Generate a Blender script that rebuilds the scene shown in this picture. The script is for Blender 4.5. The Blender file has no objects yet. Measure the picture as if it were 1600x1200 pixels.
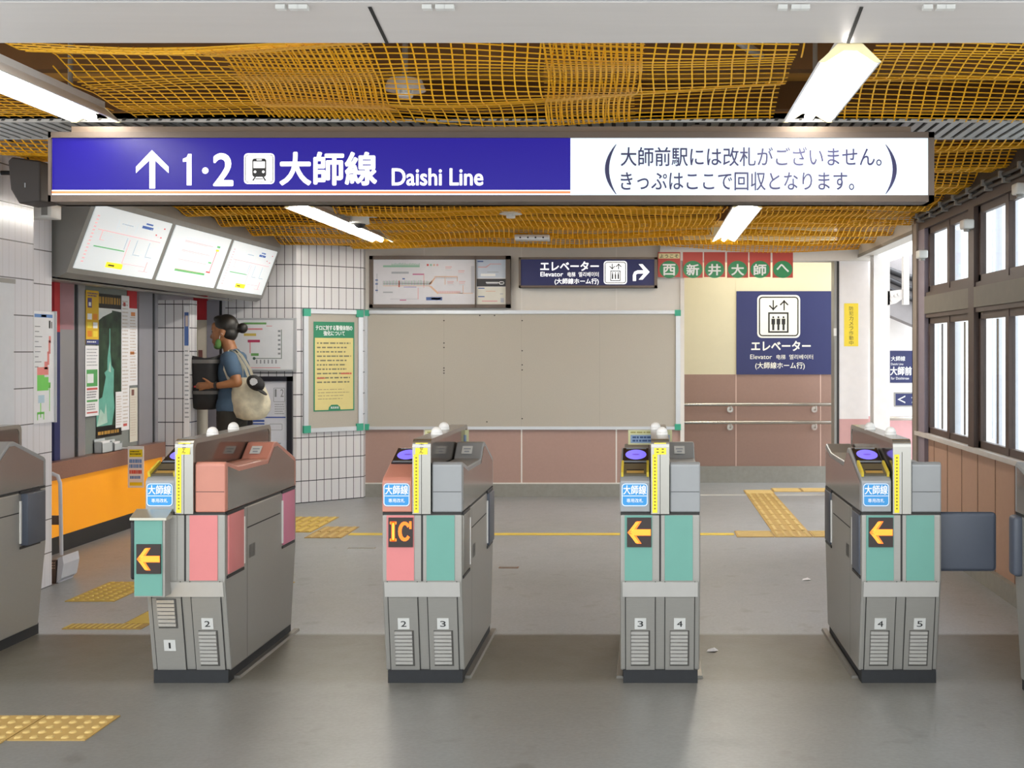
import bpy, bmesh, math, random
from mathutils import Vector, Matrix
random.seed(7)
scene = bpy.context.scene
COL = scene.collection
F = 1800.0; CH = 1.445; VX, VY = 1010.0, 548.0
def X(px, Y): return (px - VX) * Y / F
def Z(py, Y): return CH - (py - VY) * Y / F
def P(px, py, Y): return Vector((X(px, Y), Y, Z(py, Y)))

# ------------------------------------------------------------------ materials
def lin(h):
    h = h.lstrip('#'); c = [int(h[i:i+2], 16) / 255 for i in (0, 2, 4)]
    return tuple((v/12.92 if v <= .04045 else ((v+.055)/1.055)**2.4) for v in c) + (1,)
MATS = {}
def mat(name, hx, rough=.5, metal=0.0, emit=0.0, noise=.06, nscale=14.0, spec=.5, bump=0.0, emit_hx=None, alpha_glass=False, stretch=None):
    if name in MATS: return MATS[name]
    m = bpy.data.materials.new(name); m.use_nodes = True
    nt = m.node_tree; N = nt.nodes; L = nt.links
    b = N['Principled BSDF']
    c = lin(hx)
    tc = N.new('ShaderNodeTexCoord'); nz = N.new('ShaderNodeTexNoise')
    nz.inputs['Scale'].default_value = nscale; nz.inputs['Detail'].default_value = 4
    if stretch:
        mp = N.new('ShaderNodeMapping'); mp.inputs['Scale'].default_value = stretch
        L.new(tc.outputs['Object'], mp.inputs['Vector']); L.new(mp.outputs[0], nz.inputs['Vector'])
    else:
        L.new(tc.outputs['Object'], nz.inputs['Vector'])
    mx = N.new('ShaderNodeMix'); mx.data_type = 'RGBA'
    mx.inputs[6].default_value = tuple(v*(1-noise) for v in c[:3]) + (1,)
    mx.inputs[7].default_value = tuple(min(1, v*(1+noise)) for v in c[:3]) + (1,)
    L.new(nz.outputs['Fac'], mx.inputs[0]); L.new(mx.outputs[2], b.inputs['Base Color'])
    b.inputs['Roughness'].default_value = rough; b.inputs['Metallic'].default_value = metal
    b.inputs['Specular IOR Level'].default_value = spec
    if emit:
        e = lin(emit_hx) if emit_hx else c
        b.inputs['Emission Color'].default_value = e; b.inputs['Emission Strength'].default_value = emit
    if bump:
        bp = N.new('ShaderNodeBump'); bp.inputs['Strength'].default_value = bump; bp.inputs['Distance'].default_value = .01
        L.new(nz.outputs['Fac'], bp.inputs['Height']); L.new(bp.outputs[0], b.inputs['Normal'])
    MATS[name] = m; return m

def tile_mat(name, tile, grout_h, grout_v, w=.076, h=.205, gv=.006, gu=.004, rough=.18, off=0.0):
    m = bpy.data.materials.new(name); m.use_nodes = True
    nt = m.node_tree; N = nt.nodes; L = nt.links; b = N['Principled BSDF']
    uv = N.new('ShaderNodeUVMap'); sp = N.new('ShaderNodeSeparateXYZ'); L.new(uv.outputs[0], sp.inputs[0])
    def lines(out, period, width, offset):
        a = N.new('ShaderNodeMath'); a.operation = 'ADD'; a.inputs[1].default_value = offset + 100*period; L.new(out, a.inputs[0])
        d = N.new('ShaderNodeMath'); d.operation = 'DIVIDE'; d.inputs[1].default_value = period; L.new(a.outputs[0], d.inputs[0])
        f = N.new('ShaderNodeMath'); f.operation = 'FRACT'; L.new(d.outputs[0], f.inputs[0])
        l = N.new('ShaderNodeMath'); l.operation = 'LESS_THAN'; l.inputs[1].default_value = width/period; L.new(f.outputs[0], l.inputs[0])
        return l.outputs[0]
    lu = lines(sp.outputs[0], w, gu, 0); lv = lines(sp.outputs[1], h, gv, off)
    nz = N.new('ShaderNodeTexNoise'); nz.inputs['Scale'].default_value = 3
    base = N.new('ShaderNodeMix'); base.data_type = 'RGBA'; t = lin(tile)
    base.inputs[6].default_value = tuple(v*.95 for v in t[:3])+(1,); base.inputs[7].default_value = t
    L.new(nz.outputs['Fac'], base.inputs[0])
    m1 = N.new('ShaderNodeMix'); m1.data_type = 'RGBA'; L.new(lu, m1.inputs[0]); L.new(base.outputs[2], m1.inputs[6]); m1.inputs[7].default_value = lin(grout_v)
    m2 = N.new('ShaderNodeMix'); m2.data_type = 'RGBA'; L.new(lv, m2.inputs[0]); L.new(m1.outputs[2], m2.inputs[6]); m2.inputs[7].default_value = lin(grout_h)
    L.new(m2.outputs[2], b.inputs['Base Color']); b.inputs['Roughness'].default_value = rough
    return m

def glass_mat(name, tint='#f4f8fa', fac=.08):
    m = bpy.data.materials.new(name); m.use_nodes = True
    nt = m.node_tree; N = nt.nodes; L = nt.links
    for n in list(N):
        if n.type != 'OUTPUT_MATERIAL': N.remove(n)
    out = [n for n in N if n.type == 'OUTPUT_MATERIAL'][0]
    t = N.new('ShaderNodeBsdfTransparent'); t.inputs[0].default_value = lin(tint)
    g = N.new('ShaderNodeBsdfGlossy'); g.inputs['Roughness'].default_value = .03
    mx = N.new('ShaderNodeMixShader'); mx.inputs[0].default_value = fac
    L.new(t.outputs[0], mx.inputs[1]); L.new(g.outputs[0], mx.inputs[2]); L.new(mx.outputs[0], out.inputs[0])
    return m

def floor_mat():
    m = bpy.data.materials.new('floor_coating'); m.use_nodes = True
    nt = m.node_tree; N = nt.nodes; L = nt.links; b = N['Principled BSDF']
    tc = N.new('ShaderNodeTexCoord')
    def noise(s, d=5):
        n = N.new('ShaderNodeTexNoise'); n.inputs['Scale'].default_value = s; n.inputs['Detail'].default_value = d
        L.new(tc.outputs['Object'], n.inputs['Vector']); return n
    n1 = noise(.55, 6); n2 = noise(60, 3); n3 = noise(7, 8)
    r1 = N.new('ShaderNodeValToRGB'); r1.color_ramp.elements[0].position = .35; r1.color_ramp.elements[0].color = (.86,.85,.82,1)
    r1.color_ramp.elements[1].position = .62; r1.color_ramp.elements[1].color = (1.05,1.05,1.05,1)
    L.new(n1.outputs['Fac'], r1.inputs[0])
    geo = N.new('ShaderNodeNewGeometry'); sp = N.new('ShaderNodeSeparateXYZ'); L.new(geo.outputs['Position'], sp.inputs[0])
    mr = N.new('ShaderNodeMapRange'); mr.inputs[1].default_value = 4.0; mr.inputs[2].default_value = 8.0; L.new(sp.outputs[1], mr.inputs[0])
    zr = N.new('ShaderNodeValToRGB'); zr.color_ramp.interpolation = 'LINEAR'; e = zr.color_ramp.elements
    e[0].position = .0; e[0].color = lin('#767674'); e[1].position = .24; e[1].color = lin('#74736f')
    for p_, c_ in ((.27,'#69665d'),(.462,'#6a665d'),(.472,'#aeb3ba'),(.8,'#979b9f')):  # inner coating's final stops paint in light that fades towards the back
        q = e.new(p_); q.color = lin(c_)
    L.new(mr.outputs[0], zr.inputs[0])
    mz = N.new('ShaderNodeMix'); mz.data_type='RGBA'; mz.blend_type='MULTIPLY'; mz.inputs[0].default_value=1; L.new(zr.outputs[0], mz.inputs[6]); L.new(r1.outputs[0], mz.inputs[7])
    r2 = N.new('ShaderNodeValToRGB'); r2.color_ramp.elements[0].position = .3; r2.color_ramp.elements[0].color = (.78,.78,.76,1)
    r2.color_ramp.elements[1].position = .7; r2.color_ramp.elements[1].color = (1.1,1.1,1.1,1)
    L.new(n2.outputs['Fac'], r2.inputs[0])
    r3 = N.new('ShaderNodeValToRGB'); r3.color_ramp.elements[0].position = .28; r3.color_ramp.elements[0].color = (.55,.53,.5,1)
    r3.color_ramp.elements[1].position = .4; r3.color_ramp.elements[1].color = (1,1,1,1)
    L.new(n3.outputs['Fac'], r3.inputs[0])
    a = N.new('ShaderNodeMix'); a.data_type='RGBA'; a.blend_type='MULTIPLY'; a.inputs[0].default_value=.5; L.new(mz.outputs[2],a.inputs[6]); L.new(r2.outputs[0],a.inputs[7])
    c = N.new('ShaderNodeMix'); c.data_type='RGBA'; c.blend_type='MULTIPLY'; c.inputs[0].default_value=.5; L.new(a.outputs[2],c.inputs[6]); L.new(r3.outputs[0],c.inputs[7])
    L.new(c.outputs[2], b.inputs['Base Color'])
    rr = N.new('ShaderNodeMapRange'); rr.inputs[3].default_value=.30; rr.inputs[4].default_value=.46; L.new(n3.outputs['Fac'], rr.inputs[0]); L.new(rr.outputs[0], b.inputs['Roughness'])
    bp = N.new('ShaderNodeBump'); bp.inputs['Strength'].default_value=.12; bp.inputs['Distance'].default_value=.004; L.new(n2.outputs['Fac'],bp.inputs['Height']); L.new(bp.outputs[0],b.inputs['Normal'])
    return m

def waterfall_mat():
    m = bpy.data.materials.new('waterfall_print'); m.use_nodes = True
    nt = m.node_tree; N = nt.nodes; L = nt.links; b = N['Principled BSDF']
    tc = N.new('ShaderNodeTexCoord'); n = N.new('ShaderNodeTexNoise'); n.inputs['Scale'].default_value = 9; n.inputs['Detail'].default_value = 8
    L.new(tc.outputs['Object'], n.inputs['Vector'])
    r = N.new('ShaderNodeValToRGB'); r.color_ramp.elements[0].position=.35; r.color_ramp.elements[0].color=lin('#1c2a22'); r.color_ramp.elements[1].position=.7; r.color_ramp.elements[1].color=lin('#3f5a42')
    L.new(n.outputs['Fac'], r.inputs[0]); L.new(r.outputs[0], b.inputs['Base Color']); b.inputs['Roughness'].default_value=.3
    return m

M = lambda *a, **k: mat(*a, **k)
steel = M('brushed_stainless', '#9b9993', .36, .45, noise=.05, nscale=30, stretch=(1,1,12))
steel_light = M('bright_stainless', '#d2d0ca', .25, .6, noise=.03)
steel_dark = M('dark_stainless', '#8a8780', .36, .7, noise=.08, nscale=20)
chrome = M('chrome_band', '#a5a39c', .22, .8, noise=.02)
mirror = M('glossy_side_panel', '#a19d98', .12, .75, noise=.04, nscale=4)
fin_dark = M('smoked_fin_panel', '#7d7670', .10, .8, noise=.05)
cap_grey = M('grey_housing_paint', '#8f9192', .35, .2, noise=.04)
cap_pink = M('salmon_housing_paint', '#bf7f6d', .4, 0, noise=.05)
rim_pink = M('pink_rim', '#e3a3a0', .4)
pan_pink = M('pink_panel', '#cf7b7a', .4, noise=.04)
pan_teal = M('teal_panel', '#62998c', .4, noise=.04)
flap_pink = M('pink_flap', '#d87f9c', .45)
flap_blue = M('slate_blue_flap', '#4a505c', .45)
black = M('black_plastic', '#17171a', .5, noise=.2)
kick = M('black_rubber_kick', '#1b1d20', .65, noise=.3, nscale=30)
dark_line = M('dark_seam', '#2b2a28', .7)
led_bg = M('led_matrix_black', '#2a1c18', .4, emit=.02)
led_on = M('led_orange', '#ff7a1e', .4, emit=.62, emit_hx='#ff6a10', noise=.02)
led_hot = M('led_yellow_core', '#ffb43a', .4, emit=.7, emit_hx='#ffae2c')
sticker_blue = M('sticker_blue', '#2f8fd0', .35, noise=.03)
white_print = M('white_print', '#eef1f2', .5, noise=.02)
oval_glow = M('reader_glow', '#8078f0', .3, emit=.5, emit_hx='#7468f2')
yellow = M('label_yellow', '#f2dc20', .45, noise=.03)
yellow_dull = M('yellow_guide', '#cdb53e', .45)
ink = M('black_ink', '#1c1c1e', .6)
ink_grey = M('grey_ink', '#8c9096', .6)
plate_white = M('plate_light_grey', '#c3c3bf', .45)
knob_white = M('white_knob', '#eceae6', .3)
paper = M('white_paper', '#f0f0f2', .7, noise=.02)
alu = M('aluminium_frame', '#c9cccf', .35, .5, noise=.03)
alu_grey = M('grey_metal', '#8f8e8a', .45, .3, noise=.06)
green_corner = M('green_corner', '#35a184', .5)
felt = M('grey_board_felt', '#b4afa4', .9, noise=.05, nscale=90)
wall_white = M('wall_panel_white', '#d4d0c9', .5, noise=.03)
wall_pink = M('wall_panel_pink', '#a88a80', .5, noise=.05, nscale=40)
wall_brown = M('wall_panel_brown', '#8f7367', .5, noise=.06, nscale=40)
wall_cream = M('corridor_cream', '#cbc4a8', .5, noise=.03)
tan = M('tan_wall_panel', '#b08d78', .55, noise=.05, nscale=20)
concrete = M('concrete_skirting', '#8c8b84', .7, noise=.15, nscale=25)
joint_white = M('white_joint', '#dedad4', .6)
win_brown = M('brown_window_frame', '#4a3a33', .5, noise=.12)
post_lav = M('grey_lavender_paint', '#857b86', .5, noise=.15)
post_taupe = M('taupe_paint', '#8b8076', .55, noise=.15)
navy = M('navy_sign', '#232a5c', .45, noise=.03)
navy_lit = M('navy_lit_sign', '#1d2150', .4, emit=.2)
white_lit = M('white_lit_print', '#ffffff', .5, emit=.6)
white_lit2 = M('white_soft_lit', '#f6fafc', .5, emit=.62, noise=.02)
sign_blue = M('lit_blue_acrylic', '#0d0752', .35, spec=.25, emit=.33, emit_hx='#2a14b8', noise=.08, nscale=2.5)
sign_white = M('lit_white_acrylic', '#cfdfec', .35, spec=.3, emit=.34, emit_hx='#e6f3fc', noise=.03, nscale=2)
sign_ink = M('sign_navy_ink', '#2a2a55', .5)
sign_frame = M('sign_frame_brown', '#5b5048', .5, .3, noise=.08)
orange_line = M('orange_line', '#d9774a', .4, emit=.5)
tube_mat = M('fluorescent_tube', '#ffffff', .4, emit=26.0, emit_hx='#fff8ee')
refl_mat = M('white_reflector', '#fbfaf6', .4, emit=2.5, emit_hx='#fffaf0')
cap_cream = M('cream_end_cap', '#e9dcae', .5, emit=.15)
housing_w = M('white_housing', '#dcdcd8', .4)
netm = M('yellow_net', '#f5b81e', .6, noise=.10, nscale=3)
netm2 = M('yellow_net_fold', '#e8a815', .6, noise=.12, nscale=3)
wood = M('brown_boards', '#d0a050', .8, noise=.45, nscale=2.5, stretch=(1, 6, 1))
wood2 = M('brown_joist', '#75542f', .8, noise=.35, nscale=4)
beam_m = M('grey_beam_metal', '#d2cdca', .32, .1, noise=.05, nscale=5, stretch=(.4, 6, 6))
galv = M('galvanised_deck', '#b6b6b4', .4, .4, noise=.08)
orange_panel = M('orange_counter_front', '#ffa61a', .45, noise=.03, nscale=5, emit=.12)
granite = M('red_granite', '#8d6656', .3, noise=.35, nscale=140)
tactile = M('tactile_yellow', '#bb9a42', .55, noise=.15, nscale=12)
tactile_worn = M('tactile_worn_yellow', '#a98a4c', .6, noise=.25, nscale=10)
tactile_dot = M('tactile_dot_yellow', '#cfb455', .5, noise=.1)
line_yel = M('yellow_floor_line', '#d6bb45', .55, noise=.15, nscale=8)
red = M('red_vinyl', '#c32b33', .45)
green_v = M('green_vinyl', '#2f8a58', .5)
skin = M('skin', '#94633f', .5, noise=.06, nscale=20)
hairm = M('black_hair', '#17130f', .45, noise=.3, nscale=60)
shirt = M('slate_tshirt', '#41586f', .85, noise=.12, nscale=18)
trous = M('charcoal_trousers', '#26241f', .85, noise=.2, nscale=15)
bagm = M('black_nylon', '#1b1a1b', .6, noise=.25, nscale=16)
bagband = M('grey_nylon_band', '#6a6866', .7)
totem = M('cream_tote_print', '#c9c4ae', .8, noise=.55, nscale=13, bump=.5)
maskm = M('green_mask', '#55803f', .7)
tile_left = tile_mat('white_tile_left', '#e6e6ec', '#6d6c6e', '#c3c2c4', w=.062, h=.205, gu=.003)
tile_back = tile_mat('white_tile_back', '#d9d8da', '#343338', '#4a484c', w=.076, h=.205, gv=.008, gu=.006)
glass = glass_mat('window_glass')
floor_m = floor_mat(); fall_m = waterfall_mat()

# ------------------------------------------------------------------ builder
ORG = {}
class MB:
    def __init__(s): s.v = []; s.f = []; s.m = []; s.sm = []
    def add(s, vs, fs, m=0, smooth=False):
        o = len(s.v); s.v += [Vector(v) for v in vs]
        for f in fs: s.f.append([o+i for i in f]); s.m.append(m); s.sm.append(smooth)
    def box(s, x0, x1, y0, y1, z0, z1, m=0):
        if x0 > x1: x0, x1 = x1, x0
        if y0 > y1: y0, y1 = y1, y0
        if z0 > z1: z0, z1 = z1, z0
        s.add([(x0,y0,z0),(x1,y0,z0),(x1,y1,z0),(x0,y1,z0),(x0,y0,z1),(x1,y0,z1),(x1,y1,z1),(x0,y1,z1)],
              [(0,3,2,1),(4,5,6,7),(0,1,5,4),(1,2,6,5),(2,3,7,6),(3,0,4,7)], m); return s
    def rbox(s, x0, x1, y0, y1, z0, z1, r=.01, m=0, seg=3):
        bm = bmesh.new(); bmesh.ops.create_cube(bm, size=1)
        for v in bm.verts: v.co = Vector(((x0+x1)/2+v.co.x*abs(x1-x0), (y0+y1)/2+v.co.y*abs(y1-y0), (z0+z1)/2+v.co.z*abs(z1-z0)))
        bmesh.ops.bevel(bm, geom=bm.edges[:], offset=r, segments=seg, affect='EDGES', profile=.5)
        s.bm(bm, m, True); return s
    def bm(s, bm, m=0, smooth=False):
        bm.verts.index_update()
        s.add([v.co.copy() for v in bm.verts], [[v.index for v in f.verts] for f in bm.faces], m, smooth); bm.free()
    def prism(s, prof, a0, a1, axis='x', m=0, bevel=0, seg=2):
        def pt(p, a):
            return {'x': (a, p[0], p[1]), 'y': (p[0], a, p[1]), 'z': (p[0], p[1], a)}[axis]
        bm = bmesh.new()
        A = [bm.verts.new(pt(p, a0)) for p in prof]; B = [bm.verts.new(pt(p, a1)) for p in prof]
        n = len(prof)
        fa = bm.faces.new(A); fb = bm.faces.new(B[::-1])
        for i in range(n): bm.faces.new((A[(i+1) % n], A[i], B[i], B[(i+1) % n]))
        bmesh.ops.recalc_face_normals(bm, faces=bm.faces[:])
        if bevel:
            es = [e for e in bm.edges]
            bmesh.ops.bevel(bm, geom=es, offset=bevel, segments=seg, affect='EDGES', profile=.5, clamp_overlap=True)
        bmesh.ops.triangulate(bm, faces=[f for f in bm.faces if len(f.verts) > 4])
        s.bm(bm, m, False); return s
    def cyl(s, p0, p1, r0, r1=None, n=14, m=0, caps=True):
        r1 = r0 if r1 is None else r1
        p0 = Vector(p0); p1 = Vector(p1); d = (p1-p0).normalized()
        a = d.orthogonal().normalized(); b = d.cross(a)
        vs = [p0+(a*math.cos(t)+b*math.sin(t))*r0 for t in [2*math.pi*i/n for i in range(n)]]
        vs += [p1+(a*math.cos(t)+b*math.sin(t))*r1 for t in [2*math.pi*i/n for i in range(n)]]
        s.add(vs, [(i, (i+1) % n, n+(i+1) % n, n+i) for i in range(n)], m, True)
        if caps: s.add(vs[:n], [tuple(range(n))[::-1]], m); s.add(vs[n:], [tuple(range(n))], m)
        return s
    def tube(s, pts, r, n=8, m=0):
        pts = [Vector(p) for p in pts]; rings = []
        a = None
        for i, p in enumerate(pts):
            d = (pts[min(i+1, len(pts)-1)] - pts[max(i-1, 0)]).normalized()
            if a is None: a = d.orthogonal().normalized()
            a = (a - d*a.dot(d)).normalized(); b = d.cross(a)
            rings.append([p+(a*math.cos(t)+b*math.sin(t))*r for t in [2*math.pi*k/n for k in range(n)]])
        vs = [v for R in rings for v in R]; fs = []
        for i in range(len(rings)-1):
            for k in range(n): fs.append((i*n+k, i*n+(k+1) % n, (i+1)*n+(k+1) % n, (i+1)*n+k))
        s.add(vs, fs, m, True)
        s.add(rings[0], [tuple(range(n))[::-1]], m); s.add(rings[-1], [tuple(range(n))], m); return s
    def ell(s, c, r, m=0, seg=20, rings=12, rot=None, zmin=None):
        r = (r, r, r) if not hasattr(r, '__len__') else r
        bm = bmesh.new(); bmesh.ops.create_uvsphere(bm, u_segments=seg, v_segments=rings, radius=1)
        for v in bm.verts:
            if zmin is not None: v.co.z = max(v.co.z, zmin)
            q = Vector((v.co.x*r[0], v.co.y*r[1], v.co.z*r[2]))
            if rot: q = rot @ q
            v.co = q + Vector(c)
        s.bm(bm, m, True); return s
    def build(s, name, mats, parent=None, loc=None, **tags):
        if not isinstance(mats, (list, tuple)): mats = [mats]
        me = bpy.data.meshes.new(name)
        if parent is not None: org = ORG[parent.name]
        elif loc is not None: org = Vector(loc)
        else:
            lo = [min(v[i] for v in s.v) for i in range(3)]; hi = [max(v[i] for v in s.v) for i in range(3)]
            org = Vector(((lo[0]+hi[0])/2, (lo[1]+hi[1])/2, lo[2]))
        me.from_pydata([tuple(v-org) for v in s.v], [], s.f)
        for m in mats: me.materials.append(m)
        me.polygons.foreach_set('material_index', s.m); me.polygons.foreach_set('use_smooth', s.sm)
        uv = me.uv_layers.new(name='UVMap'); me.update()
        for p in me.polygons:
            n = p.normal
            for li in p.loop_indices:
                q = me.vertices[me.loops[li].vertex_index].co + org
                if abs(n.z) > .7: uv.data[li].uv = (q.x, q.y)
                else:
                    t = Vector((-n.y, n.x, 0)).normalized() if (abs(n.x)+abs(n.y)) > 1e-6 else Vector((1,0,0))
                    uv.data[li].uv = (q.dot(t), q.z)
        o = bpy.data.objects.new(name, me); COL.objects.link(o)
        if parent is not None: o.parent = parent
        else: o.location = org
        ORG[o.name] = org
        for k, v in tags.items(): o[k] = v
        return o

def thing(name, loc, label, category, group=None):
    o = bpy.data.objects.new(name, None); COL.objects.link(o); o.location = loc; o.empty_display_size = .1
    o['label'] = label; o['category'] = category
    if group: o['group'] = group
    ORG[o.name] = Vector(loc); return o
def tag(o, label, category, group=None):
    o['label'] = label; o['category'] = category
    if group: o['group'] = group
    return o
def struct(o): o['kind'] = 'structure'; return o

# planar frame: u across, v up, n towards the viewer of the surface
class Fr:
    def __init__(s, o, u=(1,0,0), v=(0,0,1)):
        s.o = Vector(o); s.u = Vector(u).normalized(); s.v = Vector(v).normalized(); s.n = s.u.cross(s.v)
    def p(s, a, b, h=0): return s.o + s.u*a + s.v*b + s.n*h
def rect(mb, fr, a0, a1, b0, b1, h=.001, m=0, t=None):
    if t is None:
        mb.add([fr.p(a0,b0,h), fr.p(a1,b0,h), fr.p(a1,b1,h), fr.p(a0,b1,h)], [(0,1,2,3)], m)
    else:
        q = [fr.p(a,b,k) for k in (h, h+t) for a, b in ((a0,b0),(a1,b0),(a1,b1),(a0,b1))]
        mb.add(q, [(0,3,2,1),(4,5,6,7),(0,1,5,4),(1,2,6,5),(2,3,7,6),(3,0,4,7)], m)
def poly(mb, fr, pts, h=.001, m=0):
    bm = bmesh.new(); bm.faces.new([bm.verts.new(fr.p(a,b,h)) for a, b in pts]); bm.normal_update(); bmesh.ops.triangulate(bm, faces=bm.faces[:])
    bm.normal_update()
    for f in bm.faces:
        if f.normal.dot(fr.n) < 0: f.normal_flip()
    mb.bm(bm, m)
def rrect(a0, a1, b0, b1, r, n=5):
    out = []
    for cx, cy, s in ((a1-r,b0+r,-90),(a1-r,b1-r,0),(a0+r,b1-r,90),(a0+r,b0+r,180)):
        for i in range(n+1):
            t = math.radians(s+90*i/n); out.append((cx+r*math.cos(t), cy+r*math.sin(t)))
    return out
def ring(a0, a1, b0, b1, r, w):
    o = rrect(a0,a1,b0,b1,r); i = rrect(a0+w,a1-w,b0+w,b1-w,max(r-w,.0005)); return o, i
def frame_ring(mb, fr, a0, a1, b0, b1, r, w, h, m):
    o, i = ring(a0,a1,b0,b1,r,w); n = len(o)
    mb.add([fr.p(a,b,h) for a,b in o]+[fr.p(a,b,h) for a,b in i], [(k,(k+1)%n,n+(k+1)%n,n+k) for k in range(n)], m)
def oval(cx, cy, rx, ry, n=28): return [(cx+rx*math.cos(2*math.pi*i/n), cy+ry*math.sin(2*math.pi*i/n)) for i in range(n)]
TC = {}
def glyphs(body, bold):
    k = (body, bold)
    if k in TC: return TC[k]
    cu = bpy.data.curves.new('t', 'FONT'); cu.body = body; cu.offset = bold; cu.resolution_u = 4; cu.size = 1
    ob = bpy.data.objects.new('t', cu); COL.objects.link(ob)
    bpy.context.view_layer.update()
    ev = ob.evaluated_get(bpy.context.evaluated_depsgraph_get()); me = ev.to_mesh()
    vs = [(v.co.x, v.co.y) for v in me.vertices]; fs = [list(p.vertices) for p in me.polygons]
    ev.to_mesh_clear(); bpy.data.objects.remove(ob); bpy.data.curves.remove(cu)
    TC[k] = (vs, fs); return TC[k]
def text(mb, fr, body, a0, a1, b0, b1, h=.002, m=0, bold=.0):
    vs, fs = glyphs(body, 0)
    if not vs: return
    x0 = min(v[0] for v in vs); x1 = max(v[0] for v in vs); y0 = min(v[1] for v in vs); y1 = max(v[1] for v in vs)
    if a1 is None: a1 = a0 + (b1-b0)*(x1-x0)/(y1-y0)
    pts = [fr.p(a0+(x-x0)/(x1-x0)*(a1-a0), b0+(y-y0)/(y1-y0)*(b1-b0), h) for x, y in vs]
    if fs:
        f = fs[0]; nn = (pts[f[1]]-pts[f[0]]).cross(pts[f[2]]-pts[f[0]])
        if nn.dot(fr.n) < 0: fs = [g[::-1] for g in fs]
    if not bold: mb.add(pts, fs, m); return
    w = bold*(b1-b0)*1.0
    for k in range(8):
        t = math.pi*k/4; d = fr.u*(w*math.cos(t)) + fr.v*(w*math.sin(t)) + fr.n*(.00003*k)
        mb.add([p+d for p in pts], fs, m)
def scribble(mb, fr, a0, a1, b0, b1, rows, m=0, h=.0015, fill=.5, ragged=.25, gap=.3):
    dh = (b1-b0)/rows; rnd = random.Random(int(abs(a0*9173+b0*3319+rows)*100))
    for i in range(rows):
        y = b1-dh*(i+1)+dh*(1-fill)/2; a = a0; end = a1-(a1-a0)*rnd.random()*ragged
        while a < end:
            w = (a1-a0)*rnd.uniform(.04,.16); rect(mb, fr, a, min(a+w,end), y, y+dh*fill, h, m); a += w+(a1-a0)*.03*gap/.3*rnd.uniform(.5,1.2)

# ================================================================== SETTING
YB = 11.4; YT = 10.88; XR = 2.11; XL = -4.27
# floor
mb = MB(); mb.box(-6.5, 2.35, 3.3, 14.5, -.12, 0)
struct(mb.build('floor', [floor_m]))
mb = MB(); mb.box(-9, 9, -7, 3.3, -.12, -.002); tag(struct(mb.build('ground_front', [M('pale_bounce_ground', '#b9b8b4', .8, noise=.1, nscale=3)])), 'unseen ground in front of the station entrance, made pale to bounce light', 'ground')  # out of view, kept pale to throw light up onto the entrance beam
mb = MB(); mb.box(2.35, 16, 3.3, 26, -.14, -.02)
tag(struct(mb.build('ground_outside', [M('pale_concrete', '#cfcfcd', .8, noise=.1, nscale=3)])), 'pale concrete ground outside the windows', 'ground')
# ceiling slab + joists
mb = MB(); mb.box(-6.5, 2.3, 3.95, 13.9, 2.80, 2.95)
struct(mb.build('ceiling', [wood]))
for i in range(9):
    mb = MB(); y = 4.15+i*.82
    mb.box(-4.2, 2.05, y, y+.07, 2.66, 2.80)
    tag(struct(mb.build('trim_%d' % (20+i), [wood2])), 'dark wooden ceiling joist above the yellow net', 'joist')
# canopy in front of the beam (dark strip along the top edge)
mb = MB(); mb.box(-6.5, 5, 2.7, 3.64, 2.60, 2.9)
struct(mb.build('trim_1', [M('dark_canopy', '#1c1a1e', .8)]))
# entrance header beam: soffit of grey metal panels
mb = MB()
mb.prism([(3.93,2.495),(3.68,2.545),(3.655,2.55),(3.655,2.60),(3.93,2.60)], -4.3, 2.4, 'x')
for sx in (X(605,3.93), X(1325,3.93)):
    mb.add([(sx-.006,3.93,2.493),(sx+.006,3.93,2.493),(sx+.006,3.68,2.543),(sx-.006,3.68,2.543)], [(0,1,2,3)], 1)
mb.prism([(3.655,2.553),(3.645,2.553),(3.645,2.563),(3.655,2.563)], -4.3, 2.4, 'x', 2)
struct(mb.build('trim_2', [beam_m, dark_line, alu]))
for px in (455, 683, 1237, 1463):
    mb = MB(); c = X(px, 3.68)
    for k in (-.045, -.003, .026): mb.box(c+k, c+k+.03, 3.66, 3.685, 2.532, 2.546)
    tag(mb.build('hinge', [housing_w]), 'white hinge under the grey entrance beam, %s' % {455:'leftmost of four', 683:'second from left of four', 1237:'third from left of four', 1463:'rightmost of four'}[px], 'hinge', 'hinges along the entrance beam')
# corrugated deck strip over the hanging sign
mb = MB()
n = 120
for i in range(n):
    x = -4.25+i*6.33/n
    mb.box(x, x+.033, 5.05, 5.43, 2.445, 2.455); mb.box(x+.033, x+.0527, 5.05, 5.43, 2.453, 2.457, 1)
    mb.add([(x+.006,5.0295,2.449),(x+.022,5.0295,2.449),(x+.030,5.0295,2.461),(x+.014,5.0295,2.461)], [(0,1,2,3)], 1)
mb.box(-4.25, 2.08, 5.03, 5.05, 2.444, 2.482); mb.box(-4.25, 2.08, 5.43, 5.45, 2.444, 2.482); mb.box(-4.25, 2.08, 5.03, 5.45, 2.457, 2.482)
struct(mb.build('trim_3', [galv, dark_line]))

# left tiled pillars
mb = MB(); mb.box(-4.9, -3.5, 6.12, 6.58, 0, 2.83); struct(mb.build('wall_left_1', [tile_left]))
mb = MB(); mb.box(-4.9, -3.66, 6.58, 7.09, 0, 2.83); struct(mb.build('wall_left_2', [tile_left]))
mb = MB(); mb.box(-3.51, -3.492, 6.12, 6.36, .78, 1.82); mb.box(-3.5, -3.488, 6.12, 6.37, 1.815, 1.84, 1)
tag(mb.build('blank_board', [M('pale_grey_board', '#d5d8dd', .5), alu_grey]), 'pale grey blank board on the left tiled pillar, at the picture edge', 'board')
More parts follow.
